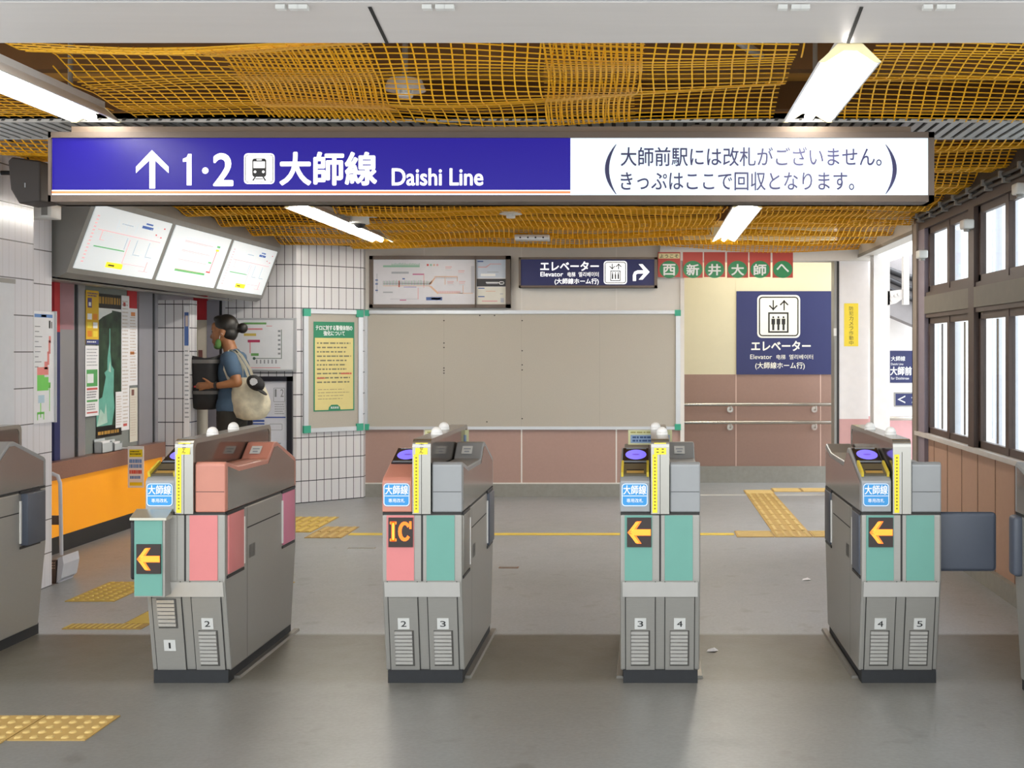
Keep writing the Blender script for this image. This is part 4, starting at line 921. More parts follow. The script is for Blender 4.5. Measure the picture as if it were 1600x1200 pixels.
mb.build('print',[M('rm_green','#8dbba6',.5),M('rm_orange','#dcb59c',.5),M('rm_magenta','#b9608f',.5),M('rm_pink','#dba0a4',.5),M('rm_grey','#a2a8b2',.5),M('rm_pale','#bcbfc9',.5),M('rm_red','#cf4a44',.5),M('rm_violet','#8b84c4',.5),M('rm_blue','#41609f',.5),white_print,M('rm_ice','#c3cfdf',.5),M('rm_black','#2c2c30',.5),M('rm_cream','#deddd3',.5)],t)
# elevator hanging sign (lit)
t = thing('elevator_arrow_sign', (bx(919),YB,bz(449)), 'dark blue lit elevator sign with right-turning arrow above the large board', 'sign')
a,b,c,d = bx(812.5),bx(1027),bz(450.5),bz(403.5)
mb = MB()
for q in ((a,a+.02,c,d),(b-.03,b,c,d),(a,b,d-.02,d),(a,b,c,c+.022)): rect(mb,fr,*q,0,0,.12)
rect(mb,fr,a,b,c,d,0,0,.09); mb.build('frame',[M('sign_frame_taupe','#6d625a',.5,.3)],t)
mb = MB(); rect(mb,fr,a+.015,b-.025,c+.018,d-.016,.09,0,.012); pn=mb.build('panel',[navy_lit],t)
mb = MB(); h=.1026
text(mb,fr,'エレベーター',bx(846),bx(936),bz(424),bz(410),h,bold=.025); text(mb,fr,'Elevator',bx(846),bx(881),bz(433),bz(426),h,bold=.01); text(mb,fr,'电梯',bx(888),bx(900),bz(433.5),bz(426),h); text(mb,fr,'엘리베이터',bx(905),bx(936),bz(433.5),bz(426),h); text(mb,fr,'(大師線ホーム行)',bx(868),bx(936),bz(446),bz(436),h,bold=.012)
mb.build('lettering',[white_lit],pn)
mb = MB()
rsq=rrect(bx(944),bx(980),bz(445),bz(409),.03); poly(mb,fr,rsq,h,0); frame_ring(mb,fr,bx(945.5),bx(978.5),bz(443.5),bz(410.5),.025,.008,h+.0005,1)
frame_ring(mb,fr,bx(954),bx(970),bz(440),bz(424),.004,.008,h+.0005,1)
for k in (957.5,962,966.5): rect(mb,fr,bx(k)-.007,bx(k)+.007,bz(437),bz(429),h+.0005,1); poly(mb,fr,oval(bx(k),bz(427.5),.007,.007,10),h+.0005,1)
def arrow_updown(mb,fr,cx,z0,z1,s,w,h,m,up):
    rect(mb,fr,cx-w/2,cx+w/2,z0,z1,h,m); zz=z1 if up else z0; k=-1 if up else 1
    for sg in (-1,1): poly(mb,fr,[(cx,zz),(cx+sg*s,zz+k*s),(cx+sg*(s-w),zz+k*(s+w*.6)),(cx,zz+k*w*1.4)],h,m)
arrow_updown(mb,fr,bx(957),bz(422),bz(413),.03,.008,h+.0005,1,False); arrow_updown(mb,fr,bx(967),bz(422),bz(413),.03,.008,h+.0005,1,True)
mb.build('elevator_pictogram',[white_lit,ink],pn)
mb = MB(); poly(mb,fr,[(bx(p),bz(q)) for p,q in ((989,440),(989,431),(991,426),(996,423.5),(1006,423.5),(998,414),(1004,414),(1015,426),(1004,438),(998,438),(1006,428.5),(997,428.5),(994,430),(994,440))],h); mb.build('arrow',[white_lit],pn)
# welcome banner cards
chars='西新井大師へ'; cx=[(1028,1063),(1067,1098),(1100,1133),(1136,1169),(1171,1204),(1207,1239)]
words=['first card, with a small yellow greeting strip','second card','third card','fourth card','fifth card','last card, at the right end']
yc=YB-.0595; fb=Fr((0,yc,0)); qx=lambda px:X(px,yc); qz=lambda py:Z(py,yc)
for i,(p0,p1) in enumerate(cx):
    mb=MB(); rect(mb,fb,qx(p0),qx(p1),qz(433+(i%2)),qz(394),0,0,.002); o=mb.build('banner_card',[M('card_red','#b8473d',.5)])
    tag(o,'red and green paper card reading %s in the welcome banner'%chars[i],'banner','welcome banner cards over the corridor opening')
    mb=MB(); cxm=(qx(p0)+qx(p1))/2; poly(mb,fb,oval(cxm,qz(421),.095,.085),.0026,0); text(mb,fb,chars[i],cxm-.06,cxm+.06,qz(430) if i<5 else qz(425),qz(413),.0032,1,bold=.03)
    if i==0: rect(mb,fb,qx(1029),qx(1062),qz(404),qz(396),.0032,2); text(mb,fb,'ようこそ',qx(1031),qx(1060),qz(403),qz(397.5),.0038,3,bold=.01)
    mb.build('print',[green_v,white_print,M('card_cream','#e3d9a8',.6),ink],o)
mb=MB(); mb.tube([(qx(1026+i*21.5),yc+.004,qz(393)-.004*math.sin(i*1.3)) for i in range(11)],.003,6); mb.cyl((qx(1026),yc,qz(393)),(qx(1026),YB-.06,qz(393)),.004); tag(mb.build('string',[alu]),'thin cord holding the welcome banner cards','cord')
# corridor elevator wall sign
fc=Fr((0,YC,0)); ux=lambda px:X(px,YC); uz=lambda py:Z(py,YC)
mb=MB(); rect(mb,fc,ux(1150.5),ux(1304),uz(585),uz(455),0,0,.012); s=tag(mb.build('elevator_wall_sign',[navy]),'large navy elevator wall sign with white lift pictogram in the corridor','sign')
mb=MB(); h=.0126
poly(mb,fc,rrect(ux(1183),ux(1250),uz(528),uz(461),.05),h,0); frame_ring(mb,fc,ux(1185.5),ux(1247.5),uz(525.5),uz(463.5),.04,.014,h+.0005,1)
frame_ring(mb,fc,ux(1200),ux(1232),uz(520),uz(488),.004,.018,h+.0005,1)
for k in (1208,1216,1224):
    rect(mb,fc,ux(k)-.02,ux(k)+.02,uz(507),uz(498),h+.0005,1); rect(mb,fc,ux(k)-.012,ux(k)+.012,uz(516),uz(507),h+.0005,1); poly(mb,fc,oval(ux(k),uz(495.8),.011,.012,12),h+.0005,1)
arrow_updown(mb,fc,ux(1208),uz(485),uz(469),.05,.014,h+.0005,1,False); arrow_updown(mb,fc,ux(1225),uz(485),uz(469),.05,.014,h+.0005,1,True)
mb.build('elevator_pictogram',[M('print_ivory','#ecebdd',.5),ink],s)
mb=MB(); text(mb,fc,'エレベーター',ux(1174),ux(1266),uz(548),uz(533),h,bold=.03); text(mb,fc,'Elevator',ux(1172),ux(1206),uz(561),uz(554),h); text(mb,fc,'电梯',ux(1213),ux(1227),uz(561.5),uz(554),h); text(mb,fc,'엘리베이터',ux(1233),ux(1270),uz(561.5),uz(554),h); text(mb,fc,'(大師線ホーム行)',ux(1180),ux(1257),uz(577.5),uz(566),h,bold=.012); mb.build('lettering',[M('print_ivory','#ecebdd')],s)
# corridor handrails
for j,py in enumerate((632,660)):
    z_=Z(py,12.5); t=thing('handrail',(1.3,12.55,z_-.06),'polished metal handrail on the corridor wall, %s'%('upper of two','lower of two')[j],'handrail','corridor handrails')
    mb=MB(); mb.tube([(X(1062,12.5),12.5,z_),(2.27,12.5,z_)],.019,12); mb.build('rail',[chrome],t)
    for px in (1142,1275):
        mb=MB(); x=X(px,12.5); mb.tube([(x,12.5,z_-.015),(x,12.5,z_-.05),(x,12.56,z_-.06),(x,YC,z_-.06)],.01,8); mb.cyl((x,YC-.012,z_-.06),(x,YC,z_-.06),.034,n=18); mb.build('bracket',[steel_light],t)
# security sticker on the pillar
mb=MB(); a,b,c,d=bx(1319),bx(1341),bz(541),bz(474); rect(mb,fr,a,b,c,d,0,0,.003); o=tag(mb.build('security_camera_notice',[M('notice_yellow','#f0d63a',.5)]),'vertical yellow security camera notice on the white pillar','notice')
mb=MB(); cs='防犯カメラ作動中'
for i,ch in enumerate(cs): zt2=d-.03-i*.0485; text(mb,fr,ch,(a+b)/2-.021,(a+b)/2+.021,zt2-.042,zt2,.0036,0)
mb.build('lettering',[M('ink_brown','#4a452c',.6)],o)
mb=MB(); rect(mb,fr,bx(1302),bx(1306),bz(525),bz(513),.01,0,.03); tag(mb.build('door_stop',[housing_w]),'small white latch block on the corridor opening edge','latch')
# direction sign by the stairs
fs2=Fr((0,YS,0)); wx=lambda px:X(px,YS); wz=lambda py:Z(py,YS)
mb=MB(); rect(mb,fs2,wx(1389),wx(1450),wz(598),wz(548),0,0,.01); o=tag(mb.build('direction_sign',[navy]),'navy Daishimae direction sign on the white stair wall at right','sign')
mb=MB(); h=.0106; text(mb,fs2,'大師線',wx(1392),wx(1414),wz(564),wz(556.5),h,bold=.01); text(mb,fs2,'Daishi Line',wx(1392),wx(1411),wz(570.5),wz(567),h); text(mb,fs2,'大師前',wx(1391),wx(1424),wz(586),wz(573),h,bold=.025); text(mb,fs2,'for Daishimae',wx(1392),wx(1420),wz(593),wz(589),h); mb.build('lettering',[white_print],o)
mb=MB(); rect(mb,fs2,wx(1397),wx(1450),wz(635),wz(613),0,0,.01); o=tag(mb.build('exit_arrow_sign',[alu_grey]),'small navy sign with left chevron below the Daishimae direction sign','sign')
mb=MB(); rect(mb,fs2,wx(1399),wx(1450),wz(633.5),wz(615),.0104,1); poly(mb,fs2,[(wx(1402),wz(624)),(wx(1414),wz(618)),(wx(1414),wz(620)),(wx(1405.5),wz(624)),(wx(1414),wz(628)),(wx(1414),wz(630))],.0112,0); text(mb,fs2,'た',wx(1424),wx(1434),wz(629.5),wz(618.5),.0112,0,bold=.02); mb.build('print',[white_print,navy],o)

# ================================================================== TICKET GATES
W2=.172; L=1.0
def gate(cx, y0, label, spec):
    t=thing('ticket_gate',(cx,y0,0),label,'ticket gate','automatic ticket gates in a row')
    G=lambda x,y,z: Vector((cx+x,y0+y,z))
    def bxp(name,x0,x1,ya,yb,z0,z1,m,parent=t,r=0,label=None):
        mb=MB()
        (mb.rbox(cx+x0,cx+x1,y0+ya,y0+yb,z0,z1,r) if r else mb.box(cx+x0,cx+x1,y0+ya,y0+yb,z0,z1))
        o=mb.build(name,[m],parent)
        if label: o['label']=label
        return o
    zs=spec.get('zs',1.0)
    # lower cabinet
    mb=MB(); prof=[(.0,.742),(.0,.455),(.075,.05),(L-.075,.05),(L,.455),(L,.742)]
    mb.prism([(y0+p,z*zs) for p,z in prof],cx-W2,cx+W2,'x',0,bevel=.008,seg=2)
    # vertical seam lines and side seams
    for sgn in (-1,1):
        xs=cx+sgn*(W2+.0008)
        mb.add([(xs,y0+.27,.64),(xs,y0+.27,.646),(xs,y0+.74,.646),(xs,y0+.74,.64)],[(0,1,2,3) if sgn<0 else (3,2,1,0)],1)
        mb.add([(xs,y0+.27,.06),(xs,y0+.27,.74),(xs,y0+.273,.74),(xs,y0+.273,.06)],[(0,1,2,3) if sgn<0 else (3,2,1,0)],1)
        for k in range(6):
            mb.add([(xs,y0+.30+.014*k,.50),(xs,y0+.30+.014*k,.56),(xs,y0+.305+.014*k,.56),(xs,y0+.305+.014*k,.50)],[(0,1,2,3) if sgn<0 else (3,2,1,0)],1)
    mb.box(cx-.004,cx+.004,y0-.0015,y0,.455*zs,.742*zs,1)
    mb.build('cabinet',[steel,dark_line],t)
    mb=MB(); mb.box(cx-W2+.012,cx+W2-.008,y0+.06,y0+L-.06,0,.055); mb.build('kick_plate',[kick],t)
    bxp('seam_strip',-W2+.002,W2-.002,.002,L-.002,.738*zs,.75*zs,dark_line)
    fr=Fr((cx,y0,0))
    # front sloped lower face frame
    sl=Fr((cx,y0+.075,.05),(1,0,0),Vector((0,-.075,.405))); SL=math.hypot(.075,.405)
    for side,(n_,hasplate) in zip((-1,1),zip(spec['nums'],(1,1))):
        xa_=side*.085
        mb=MB(); rect(mb,sl,xa_-.062,xa_+.062,.005,SL-.075,.001,0,.004)
        mb2=None
        door=mb.build('access_door',[steel],t)
        mb=MB()
        rect(mb,sl,xa_-.066,xa_-.063,.0,SL,.001,0,.002); rect(mb,sl,xa_+.063,xa_+.066,.0,SL,.001,0,.002); mb.build('seam',[dark_line],door)
        lowered=spec.get('box') and side<0
        v0=(.205,.33) if lowered else (.03,.185)
        mb=MB(); rect(mb,sl,xa_-.042,xa_+.042,v0[0]-.006,v0[1]+.004,.005,1,.001)
        ns=7 if lowered else 9
        dv=(v0[1]-v0[0])/ns
        for k in range(ns): rect(mb,sl,xa_-.04,xa_+.035,v0[0]+k*dv+dv*.25,v0[0]+(k+1)*dv,.006,0,.007)
        mb.build('louvre_vent',[steel_light,M('vent_shadow','#4a4844',.6)],door)
        pz=(.095,.145) if lowered else (.195,.245)
        mb=MB(); rect(mb,sl,xa_-.025,xa_+.025,pz[0],pz[1],.005,0,.003); pl=mb.build('number_plate',[plate_white],door)
        mb=MB(); w_=.012 if n_!='1' else .004; text(mb,sl,n_,xa_-w_,xa_+w_,pz[0]+.012,pz[1]-.012,.0085,0,bold=.01); mb.build('numeral',[ink],pl)
    # lighter steel strip painting the light reflection under the coloured panels
    mb=MB(); rect(mb,sl,-W2+.01,W2-.01,SL-.07,SL-.004,.001,0,.003); mb.build('highlight_band',[M('painted_highlight_steel','#cfcdc8',.3,.5)],t)
    # coloured panels
    bxp('front_panel',-.152,-.034,-.004,0,.458*zs,.738*zs,spec['left'],label=spec.get('leftname'))
    bxp('front_panel',.020,.140,-.004,0,.458*zs,.738*zs,spec['right'],label=spec.get('rightname'))
    # housings with the mirrored profiles
    pl_=[(0,.75),(0,.885),(.02,.90),(.30,1.0),(.345,1.0),(.44,.928),(.835,.933),(.985,.967),(L,.955),(L,.75)]
    pr_=[(L-a,b) for a,b in pl_][::-1]
    for side,prof,cm,nm in ((-1,pl_,spec['capL'],'reader_housing'),(1,pr_,spec['capR'],'exit_housing')):
        xa_,xb_=(-W2,-.042) if side<0 else (.042,W2)
        mb=MB(); mb.prism([(y0+a,b*zs) for a,b in prof],cx+xa_,cx+xb_,'x',0,bevel=.006,seg=2); hs=mb.build(nm,[cm],t)
        # glossy side plate slightly inside the rim
        cy=sum(a for a,b in prof)/len(prof)
        ins=[(min(max(a,.03),L-.03),(b-.022 if b>.76 else b+.004)*zs) for a,b in prof]
        xx=cx+side*(W2-.002)
        mb=MB(); mb.prism([(y0+a,b) for a,b in ins],xx,xx+side*.004,'x',0); mb.build('side_plate',[mirror],hs)
        bx_=MB(); xm=cx+(xa_+xb_)/2
        bx_.box(cx+xa_+.004,cx+xb_-.004,y0-.0012,y0,.838*zs,.840*zs) if side>0 else bx_.box(cx+xa_+.004,cx+xb_-.004,y0-.0012,y0,.752,.753)
        bx_.build('joint_line',[dark_line],hs)
        # small white label on the rear hump (right half only)
        if side>0:
            lf=Fr((cx,y0+L-.44,.928),(1,0,0),Vector((0,.095,.072))); mb=MB(); rect(mb,lf,.075,.125,.03,.085,.006,0); rect(mb,lf,.083,.117,.06,.068,.0068,1); rect(mb,lf,.088,.112,.04,.05,.0068,1); mb.build('caution_label',[plate_white,ink_grey],hs)
        else:
            rf=Fr((cx,y0+.02,.90*zs),(1,0,0),Vector((0,.28,.10*zs)))
            mb=MB(); rect(mb,rf,-.164,-.05,.13,.285,.001,0,.006); rd=mb.build('card_reader',[M('reader_black','#1e1c24',.25)],hs)
            mb=MB(); poly(mb,rf,oval(-.106,.215,.047,.052),.0075,0); poly(mb,rf,oval(-.106,.215,.018,.008),.008,1); mb.build('reader_light',[oval_glow,M('oval_mark','#6a4fb8',.4,emit=.4)],rd)
            mb=MB(); rect(mb,rf,-.16,-.054,.133,.15,.0075,0); rect(mb,rf,-.15,-.06,.273,.283,.0075,0); mb.build('reader_trim',[M('reader_grey','#77808a',.4)],rd)
            if spec.get('slot'):
                mb=MB(); rect(mb,rf,-.160,-.054,.008,.118,.001,0,.008); sl_=mb.build('ticket_slot',[M('slot_brown','#67604f',.35,.3)],hs)
                for q in (-.168,-.058):
                    mb=MB(); rect(mb,rf,q,q+.010,.0,.12,.001,0,.022); mb.build('slot_guide',[yellow_dull],sl_)
                mb=MB(); rect(mb,rf,-.145,-.07,.02,.045,.0095,0); rect(mb,rf,-.145,-.07,.045,.058,.0095,1); mb.build('slot_mouth',[M('slot_gold','#c9a860',.3,.4),black],sl_)
            # blue line sticker
            mb=MB(); a,b,c,d=-.166,-.052,.776*zs,.876*zs
            poly(mb,fr,rrect(a,b,c,d,.016),.0015,0); frame_ring(mb,fr,a+.0015,b-.0015,c+.0015,d-.0015,.015,.003,.002,1)
            rect(mb,fr,a+.006,b-.006,c+.044,c+.0465,.002,1); text(mb,fr,'大師線',a+.008,b-.008,c+.052,c+.091,.002,1,bold=.015); text(mb,fr,'専用改札',a+.022,b-.022,c+.017,c+.034,.002,1,bold=.005)
            mb.build('line_sticker',[sticker_blue,white_print],hs)
    # chrome centre rail arching over the top, smoked fin behind
    fw=.039; R_=.032; pts=[(0,.745),(0,1.065-R_)]
    for i in range(1,9): a=math.pi/2*i/8; pts.append((R_-R_*math.cos(a),1.065-R_+R_*math.sin(a)))
    pts+= [(L-R_,1.065)]
    for i in range(1,9): a=math.pi/2*i/8; pts.append((L-R_+R_*math.sin(a),1.065-R_+R_*math.cos(a)))
    pts+=[(L,.745)]
    out=[(y0-.012+a*(L+.024)/L,b*zs) for a,b in pts]; inn=[(y0+.01+a*(L-.02)/L,(b-.02 if b>.8 else b)*zs) for a,b in pts]
    mb=MB(); n=len(out); bm=bmesh.new()
    V=[[bm.verts.new((cx+s*fw,p[0],p[1])) for p in lst] for s in (-1,1) for lst in (out,inn)]
    for i in range(n-1):
        bm.faces.new((V[0][i],V[2][i],V[2][i+1],V[0][i+1])); bm.faces.new((V[1][i],V[1][i+1],V[3][i+1],V[3][i])); bm.faces.new((V[0][i],V[0][i+1],V[1][i+1],V[1][i])); bm.faces.new((V[2][i],V[3][i],V[3][i+1],V[2][i+1]))
    bm.faces.new((V[0][0],V[1][0],V[3][0],V[2][0])); bm.faces.new((V[0][-1],V[2][-1],V[3][-1],V[1][-1]))
    bmesh.ops.recalc_face_normals(bm,faces=bm.faces[:]); mb.bm(bm,0,False)
    rail=mb.build('centre_rail',[chrome],t)
    mb=MB(); rect(mb,fr,-.0012,.0012,.745*zs,1.01*zs,.0122,0); mb.build('rail_seam',[dark_line],rail)
    mb=MB(); mb.prism(inn,cx-fw+.002,cx+fw-.002,'x',0); mb.build('fin',[fin_dark],t)
    mb=MB(); rect(mb,fr,-.033,-.012,.75*zs,1.0*zs,.0125,0)
    for k in range(16): rect(mb,fr,-.026,-.019,(.765+k*.0145)*zs,(.772+k*.0145)*zs,.0129,1)
    mb.build('yellow_strip',[yellow,M('ink_olive','#8a7a22',.6)],rail)
    if spec.get('ylabel'):
        kind=spec['ylabel']; lf=Fr((cx,y0+.002,1.052),(1,0,0),Vector((0,.022,.04))); lf.o=Vector((cx,y0-.0105,1.012))
        mb=MB(); lf=Fr((cx,y0-.0135,1.0),(1,0,0),(0,.16,1)); rect(mb,lf,-.026,.026,0,.05,.003,0)
        if kind=='masen':
            for i,ch in enumerate('ません'): text(mb,lf,ch,-.008,.008,.034-.0145*i,.047-.0145*i,.0036,1,bold=.02)
        else:
            for i in range(3):
                for j in (-1,1): rect(mb,lf,j*.011-.005,j*.011+.005,.008+.013*i,.012+.013*i,.0036,1)
        mb.build('yellow_label',[yellow,ink],rail)
    # white sensor domes
    for xx,yy_ in ((-.015,.62),(.012,.28)):
        mb=MB(); c=G(xx,yy_,1.066*zs); mb.cyl(c-Vector((0,0,.004)),c+Vector((0,0,.008)),.026,n=20); mb.ell(c+Vector((0,0,.008)),(.025,.025,.026),zmin=0); mb.build('sensor_dome',[knob_white],t)
    # notice plate on the rear end of the fin
    if spec.get('plate'):
        pf=Fr((cx+spec['plate'],y0+L-.06,.965)); mb=MB(); rect(mb,pf,-.112,.112,0,.075,0,0,.004); np_=mb.build('notice_plate',[M('plate_pale_yellow','#d9d8a6',.5)],t)
        mb=MB(); rect(mb,pf,-.10,.10,.008,.05,.0045,0); scribble(mb,pf,-.09,.08,.012,.046,2,1,.005,fill=.55); scribble(mb,pf,-.1,.1,.056,.07,1,2,.005,fill=.5); mb.build('print',[M('plate_blue','#8fa8c8',.5),M('plate_ink','#33507e',.5),M('plate_olive','#a8a05a',.5)],np_)
    # led display
    if spec.get('led'):
        lx0,lx1,lz0,lz1=spec.get('ledpos',(-.142,-.038,.603,.729)); ly=spec.get('ledy',0)
        o=bxp('led_display',lx0,lx1,-.012+ly,-.004+ly,lz0,lz1,led_bg)
        lf=Fr((cx,y0-.012+ly,0)); mb=MB(); w=lx1-lx0; hh=lz1-lz0
        if spec['led']=='arrow':
            A=[(.02,.5),(.40,.88),(.60,.88),(.38,.61),(.98,.61),(.98,.39),(.38,.39),(.60,.12),(.40,.12)]
            poly(mb,lf,[(lx0+w*a,lz0+hh*b) for a,b in A],.0012,0)
            for k in range(5): v=.42+.04*k; rect(mb,lf,lx0+w*(.14+abs(k-2)*.04),lx0+w*.96,lz0+hh*v,lz0+hh*(v+.018),.0016,1)
            for sgn in (-1,1):
                for k in range(4):
                    q0=(.30+.06*k*0,.5)
                    poly(mb,lf,[(lx0+w*(.10+.055*k),lz0+hh*(.5+sgn*(.06+.0*k))),(lx0+w*(.125+.055*k),lz0+hh*(.5+sgn*.06)),(lx0+w*(.385+.055*k),lz0+hh*(.5+sgn*.36)),(lx0+w*(.36+.055*k),lz0+hh*(.5+sgn*.36))],.0016,1) if k<3 else None
        else:
            for a0,a1,b0,b1 in ((.06,.34,.78,.87),(.06,.34,.2,.29),(.13,.27,.2,.87)): rect(mb,lf,lx0+w*a0,lx0+w*a1,lz0+hh*b0,lz0+hh*b1,.0012,0)
            pts=[]; 
            for i in range(15): a=math.radians(35+290*i/14); pts.append((lx0+w*(.67+.27*math.cos(a)),lz0+hh*(.535+.34*math.sin(a))))
            for i in range(14,-1,-1): a=math.radians(35+290*i/14); pts.append((lx0+w*(.68+.13*math.cos(a)),lz0+hh*(.535+.22*math.sin(a))))
            poly(mb,lf,pts,.0012,0); rect(mb,lf,lx0+w*.86,lx0+w*.96,lz0+hh*.62,lz0+hh*.88,.0014,0)
            rect(mb,lf,lx0+w*.17,lx0+w*.23,lz0+hh*.24,lz0+hh*.83,.0016,1)
        mb.build('led_arrow' if spec['led']=='arrow' else 'led_letters',[led_on,led_hot],o)
    # front box of the wide gate
    if spec.get('box'):
        mb=MB(); mb.box(cx-.192,cx-.062,y0-.06,y0,.40,.73); bo=mb.build('display_box',[steel],t)
        mb=MB(); mb.prism([(y0-.075,.727),(y0-.075,.737),(y0-.01,.766),(y0,.766),(y0,.727)],cx-.205,cx-.05,'x'); mb.build('box_lid',[M('lid_steel','#c4c1b2',.25,.7)],bo)
        mb=MB(); mb.box(cx-.19,cx-.072,y0-.064,y0-.06,.405,.725); mb.build('box_panel',[pan_teal],bo)
        mb=MB(); mb.rbox(cx-.215,cx-.194,y0-.05,y0+.05,.47,.72,.01); mb.build('box_flap',[black],bo)
    # flaps in the side faces
    for (sgn,ya,yb,ext,m_,lab) in spec.get('flaps',()):
        xs=cx+sgn*W2; mb=MB()
        mb.rbox(min(xs-sgn*.01,xs+sgn*ext),max(xs-sgn*.01,xs+sgn*ext),y0+ya,y0+yb,.478,.735,.004)
        o=mb.build('flap',[m_],t)
        for q0,q1 in ((.735,.75),(.462,.474)):
            mb=MB(); mb.box(xs-.004,xs+.004,y0+ya-.012,y0+yb+.006,q0,q1); mb.build('flap_slot',[black],o)
        mb=MB(); e0=y0+(ya-.014 if ya>.5 else yb); mb.box(min(xs,xs+sgn*.006),max(xs,xs+sgn*.006),e0,e0+.012,.49,.70); mb.build('white_edge',[knob_white],o)
    for (sgn,x_a,x_b,ya,yb) in spec.get('wings',()):
        mb=MB(); mb.rbox(cx+x_a,cx+x_b,y0+ya,y0+yb,.485,.742,.018,seg=4); mb.build('flap',[flap_blue],t)['label']='slate blue barrier flap swung out across the passage'
    # floor guide rail
    for sgn in spec.get('rails',()):
        mb=MB(); xr=cx+sgn*(W2+.004); mb.prism([(xr-.016,0),(xr+.016,0),(xr+.012,.012),(xr-.012,.012)],y0+.13,y0+L-.0,'y'); mb.build('floor_rail',[steel_dark],t)
    return t
GY=4.95
base=dict(left=pan_teal,right=pan_teal,capL=cap_grey,capR=cap_grey,led='arrow',slot=True)
gate(-3.272,GY,'grey ticket gate cut off by the left picture edge',dict(base,nums=('0','1'),led=None,flaps=[(1,.03,.22,.006,flap_blue,''),(1,.76,.93,.035,flap_blue,'')]))
gate(-1.982,GY,'ticket gate with salmon pink right side and protruding front box, numbered 1 and 2',dict(base,nums=('1','2'),left=steel,right=pan_pink,capR=cap_pink,rightname='pink front panel',ylabel='masen',box=True,ledpos=(-.178,-.076,.50,.625),ledy=-.06,flaps=[(1,.03,.22,.006,pan_pink,''),(1,.78,.96,.008,flap_pink,'')],rails=(1,)))
gate(-.964,GY,'ticket gate numbered 2 and 3 with pink panel showing IC',dict(base,nums=('2','3'),left=pan_pink,capL=cap_pink,slot=False,led='ic',ylabel='masen',plate=-.056,leftname='pink front panel',rightname='teal front panel',flaps=[(1,.78,.96,.012,flap_blue,''),(1,.03,.2,.004,steel_dark,'')],rails=(1,)))
gate(.059,GY,'ticket gate numbered 3 and 4 with two teal panels, in the middle of the picture',dict(base,nums=('3','4'),ylabel='dots',plate=-.04,rails=(-1,1)))
gate(1.096,GY,'ticket gate numbered 4 and 5 with a slate blue flap open on its right',dict(base,nums=('4','5'),flaps=[(-1,.03,.2,.006,flap_blue,''),(-1,.8,.97,.008,flap_blue,'')],wings=[(1,W2-.005,W2+.255,.06,.085)],rails=(-1,)))
gate(1.765,GY-.97,'grey ticket gate at the right picture edge, mostly out of view',dict(base,nums=('5','6'),zs=1.0,led=None,wings=[(-1,-W2-.035,-W2+.01,.9,.985)]))

# ================================================================== TACTILE PAVING, FLOOR MARKS
def tactile_tile(x0,y0,x1,y1,kind,label,m=tactile,group='tactile paving tiles on the floor',nm='tactile_tile'):
    mb=MB(); e=.0015; mb.box(x0+e,x1-e,y0+e,y1-e,0,.004,0)
    if kind=='dots':
        n=5; 
        for i in range(n):
            for j in range(n):
                c=(x0+(x1-x0)*(i+.5)/n,y0+(y1-y0)*(j+.5)/n,.004); mb.cyl(c,(c[0],c[1],.009),.016,.010,n=12,m=1)
    elif kind=='barsy':
        for i in range(4): c=x0+(x1-x0)*(i+.5)/4; mb.prism([(c-.016,.004),(c+.016,.004),(c+.010,.009),(c-.010,.009)],y0+.015,y1-.015,'y',1)
    else:
        for i in range(4): c=y0+(y1-y0)*(i+.5)/4; mb.prism([(c-.016,.004),(c+.016,.004),(c+.010,.009),(c-.010,.009)],x0+.015,x1-.015,'x',1)
    return tag(mb.build(nm,[m,tactile_dot if m is tactile else M('tactile_worn_bar','#c0a566',.55,noise=.15)]),label,'tactile paving',group)
g='tactile tiles at the lower left'
for x0,y0 in ((-2.37,4.265),(-2.665,4.265),(-2.665,3.97)):
    tactile_tile(x0,y0,x0+.292,y0+.29,'dots',{(-2.37,4.265):'yellow dotted paving tile at the lower left, right end of the group',(-2.665,4.265):'yellow dotted paving tile at the lower left, cut by the picture edge',(-2.665,3.97):'yellow dotted paving tile nearest the camera at the lower left edge'}[(x0,y0)],tactile_worn,g)
g='tactile tiles left of the pink gate'
for i,(x0,y0) in enumerate(((-3.35,6.63),(-3.35,6.91),(-3.06,6.91),(-2.77,6.91),(-2.48,6.91))):
    tactile_tile(x0,y0,x0+.288,y0+.28,'dots','yellow dotted tile between left pillar and pink gate, %s'%('nearest the camera','far row, leftmost','far row, second from left','far row, third from left','far row, rightmost')[i],tactile,g)
for i,(x0,y0,x1,y1) in enumerate(((-3.03,5.97,-2.62,6.08),(-2.76,6.085,-2.62,6.5))):
    mb=MB(); mb.box(x0,x1,y0,y1,0,.005)
    nb=int(max(x1-x0,y1-y0)/.03)
    for k in range(nb):
        if i==0: mb.box(x0+.03*k+.004,x0+.03*k+.018,y0+.01,y1-.01,.005,.008,1)
        else: mb.box(x0+.01,x1-.01,y0+.03*k+.004,y0+.03*k+.018,.005,.008,1)
    tag(mb.build('tactile_strip',[tactile_worn,tactile_dot]),'worn brownish tactile strip left of the pink gate, %s'%('running across' if i==0 else 'running away along the gate'),'tactile paving','worn tactile strips')
g='tactile tiles behind the pink gate'
lab=['second row back, left','second row back, right','third row back, left','third row back, right','farthest row, left','farthest row, right','first row, right end','second row, right end']
for i,(x0,y0) in enumerate(((-3.25,9.16),(-2.955,9.16),(-3.25,9.44),(-2.955,9.44),(-3.25,9.72),(-2.955,9.72),(-2.64,8.88),(-2.64,9.16))):
    tactile_tile(x0,y0,x0+.29,y0+.278,'barsy','yellow paving tile behind the pink gate, %s'%lab[i],tactile if i<6 else tactile_worn,g)
g='tactile path tiles to the elevator'
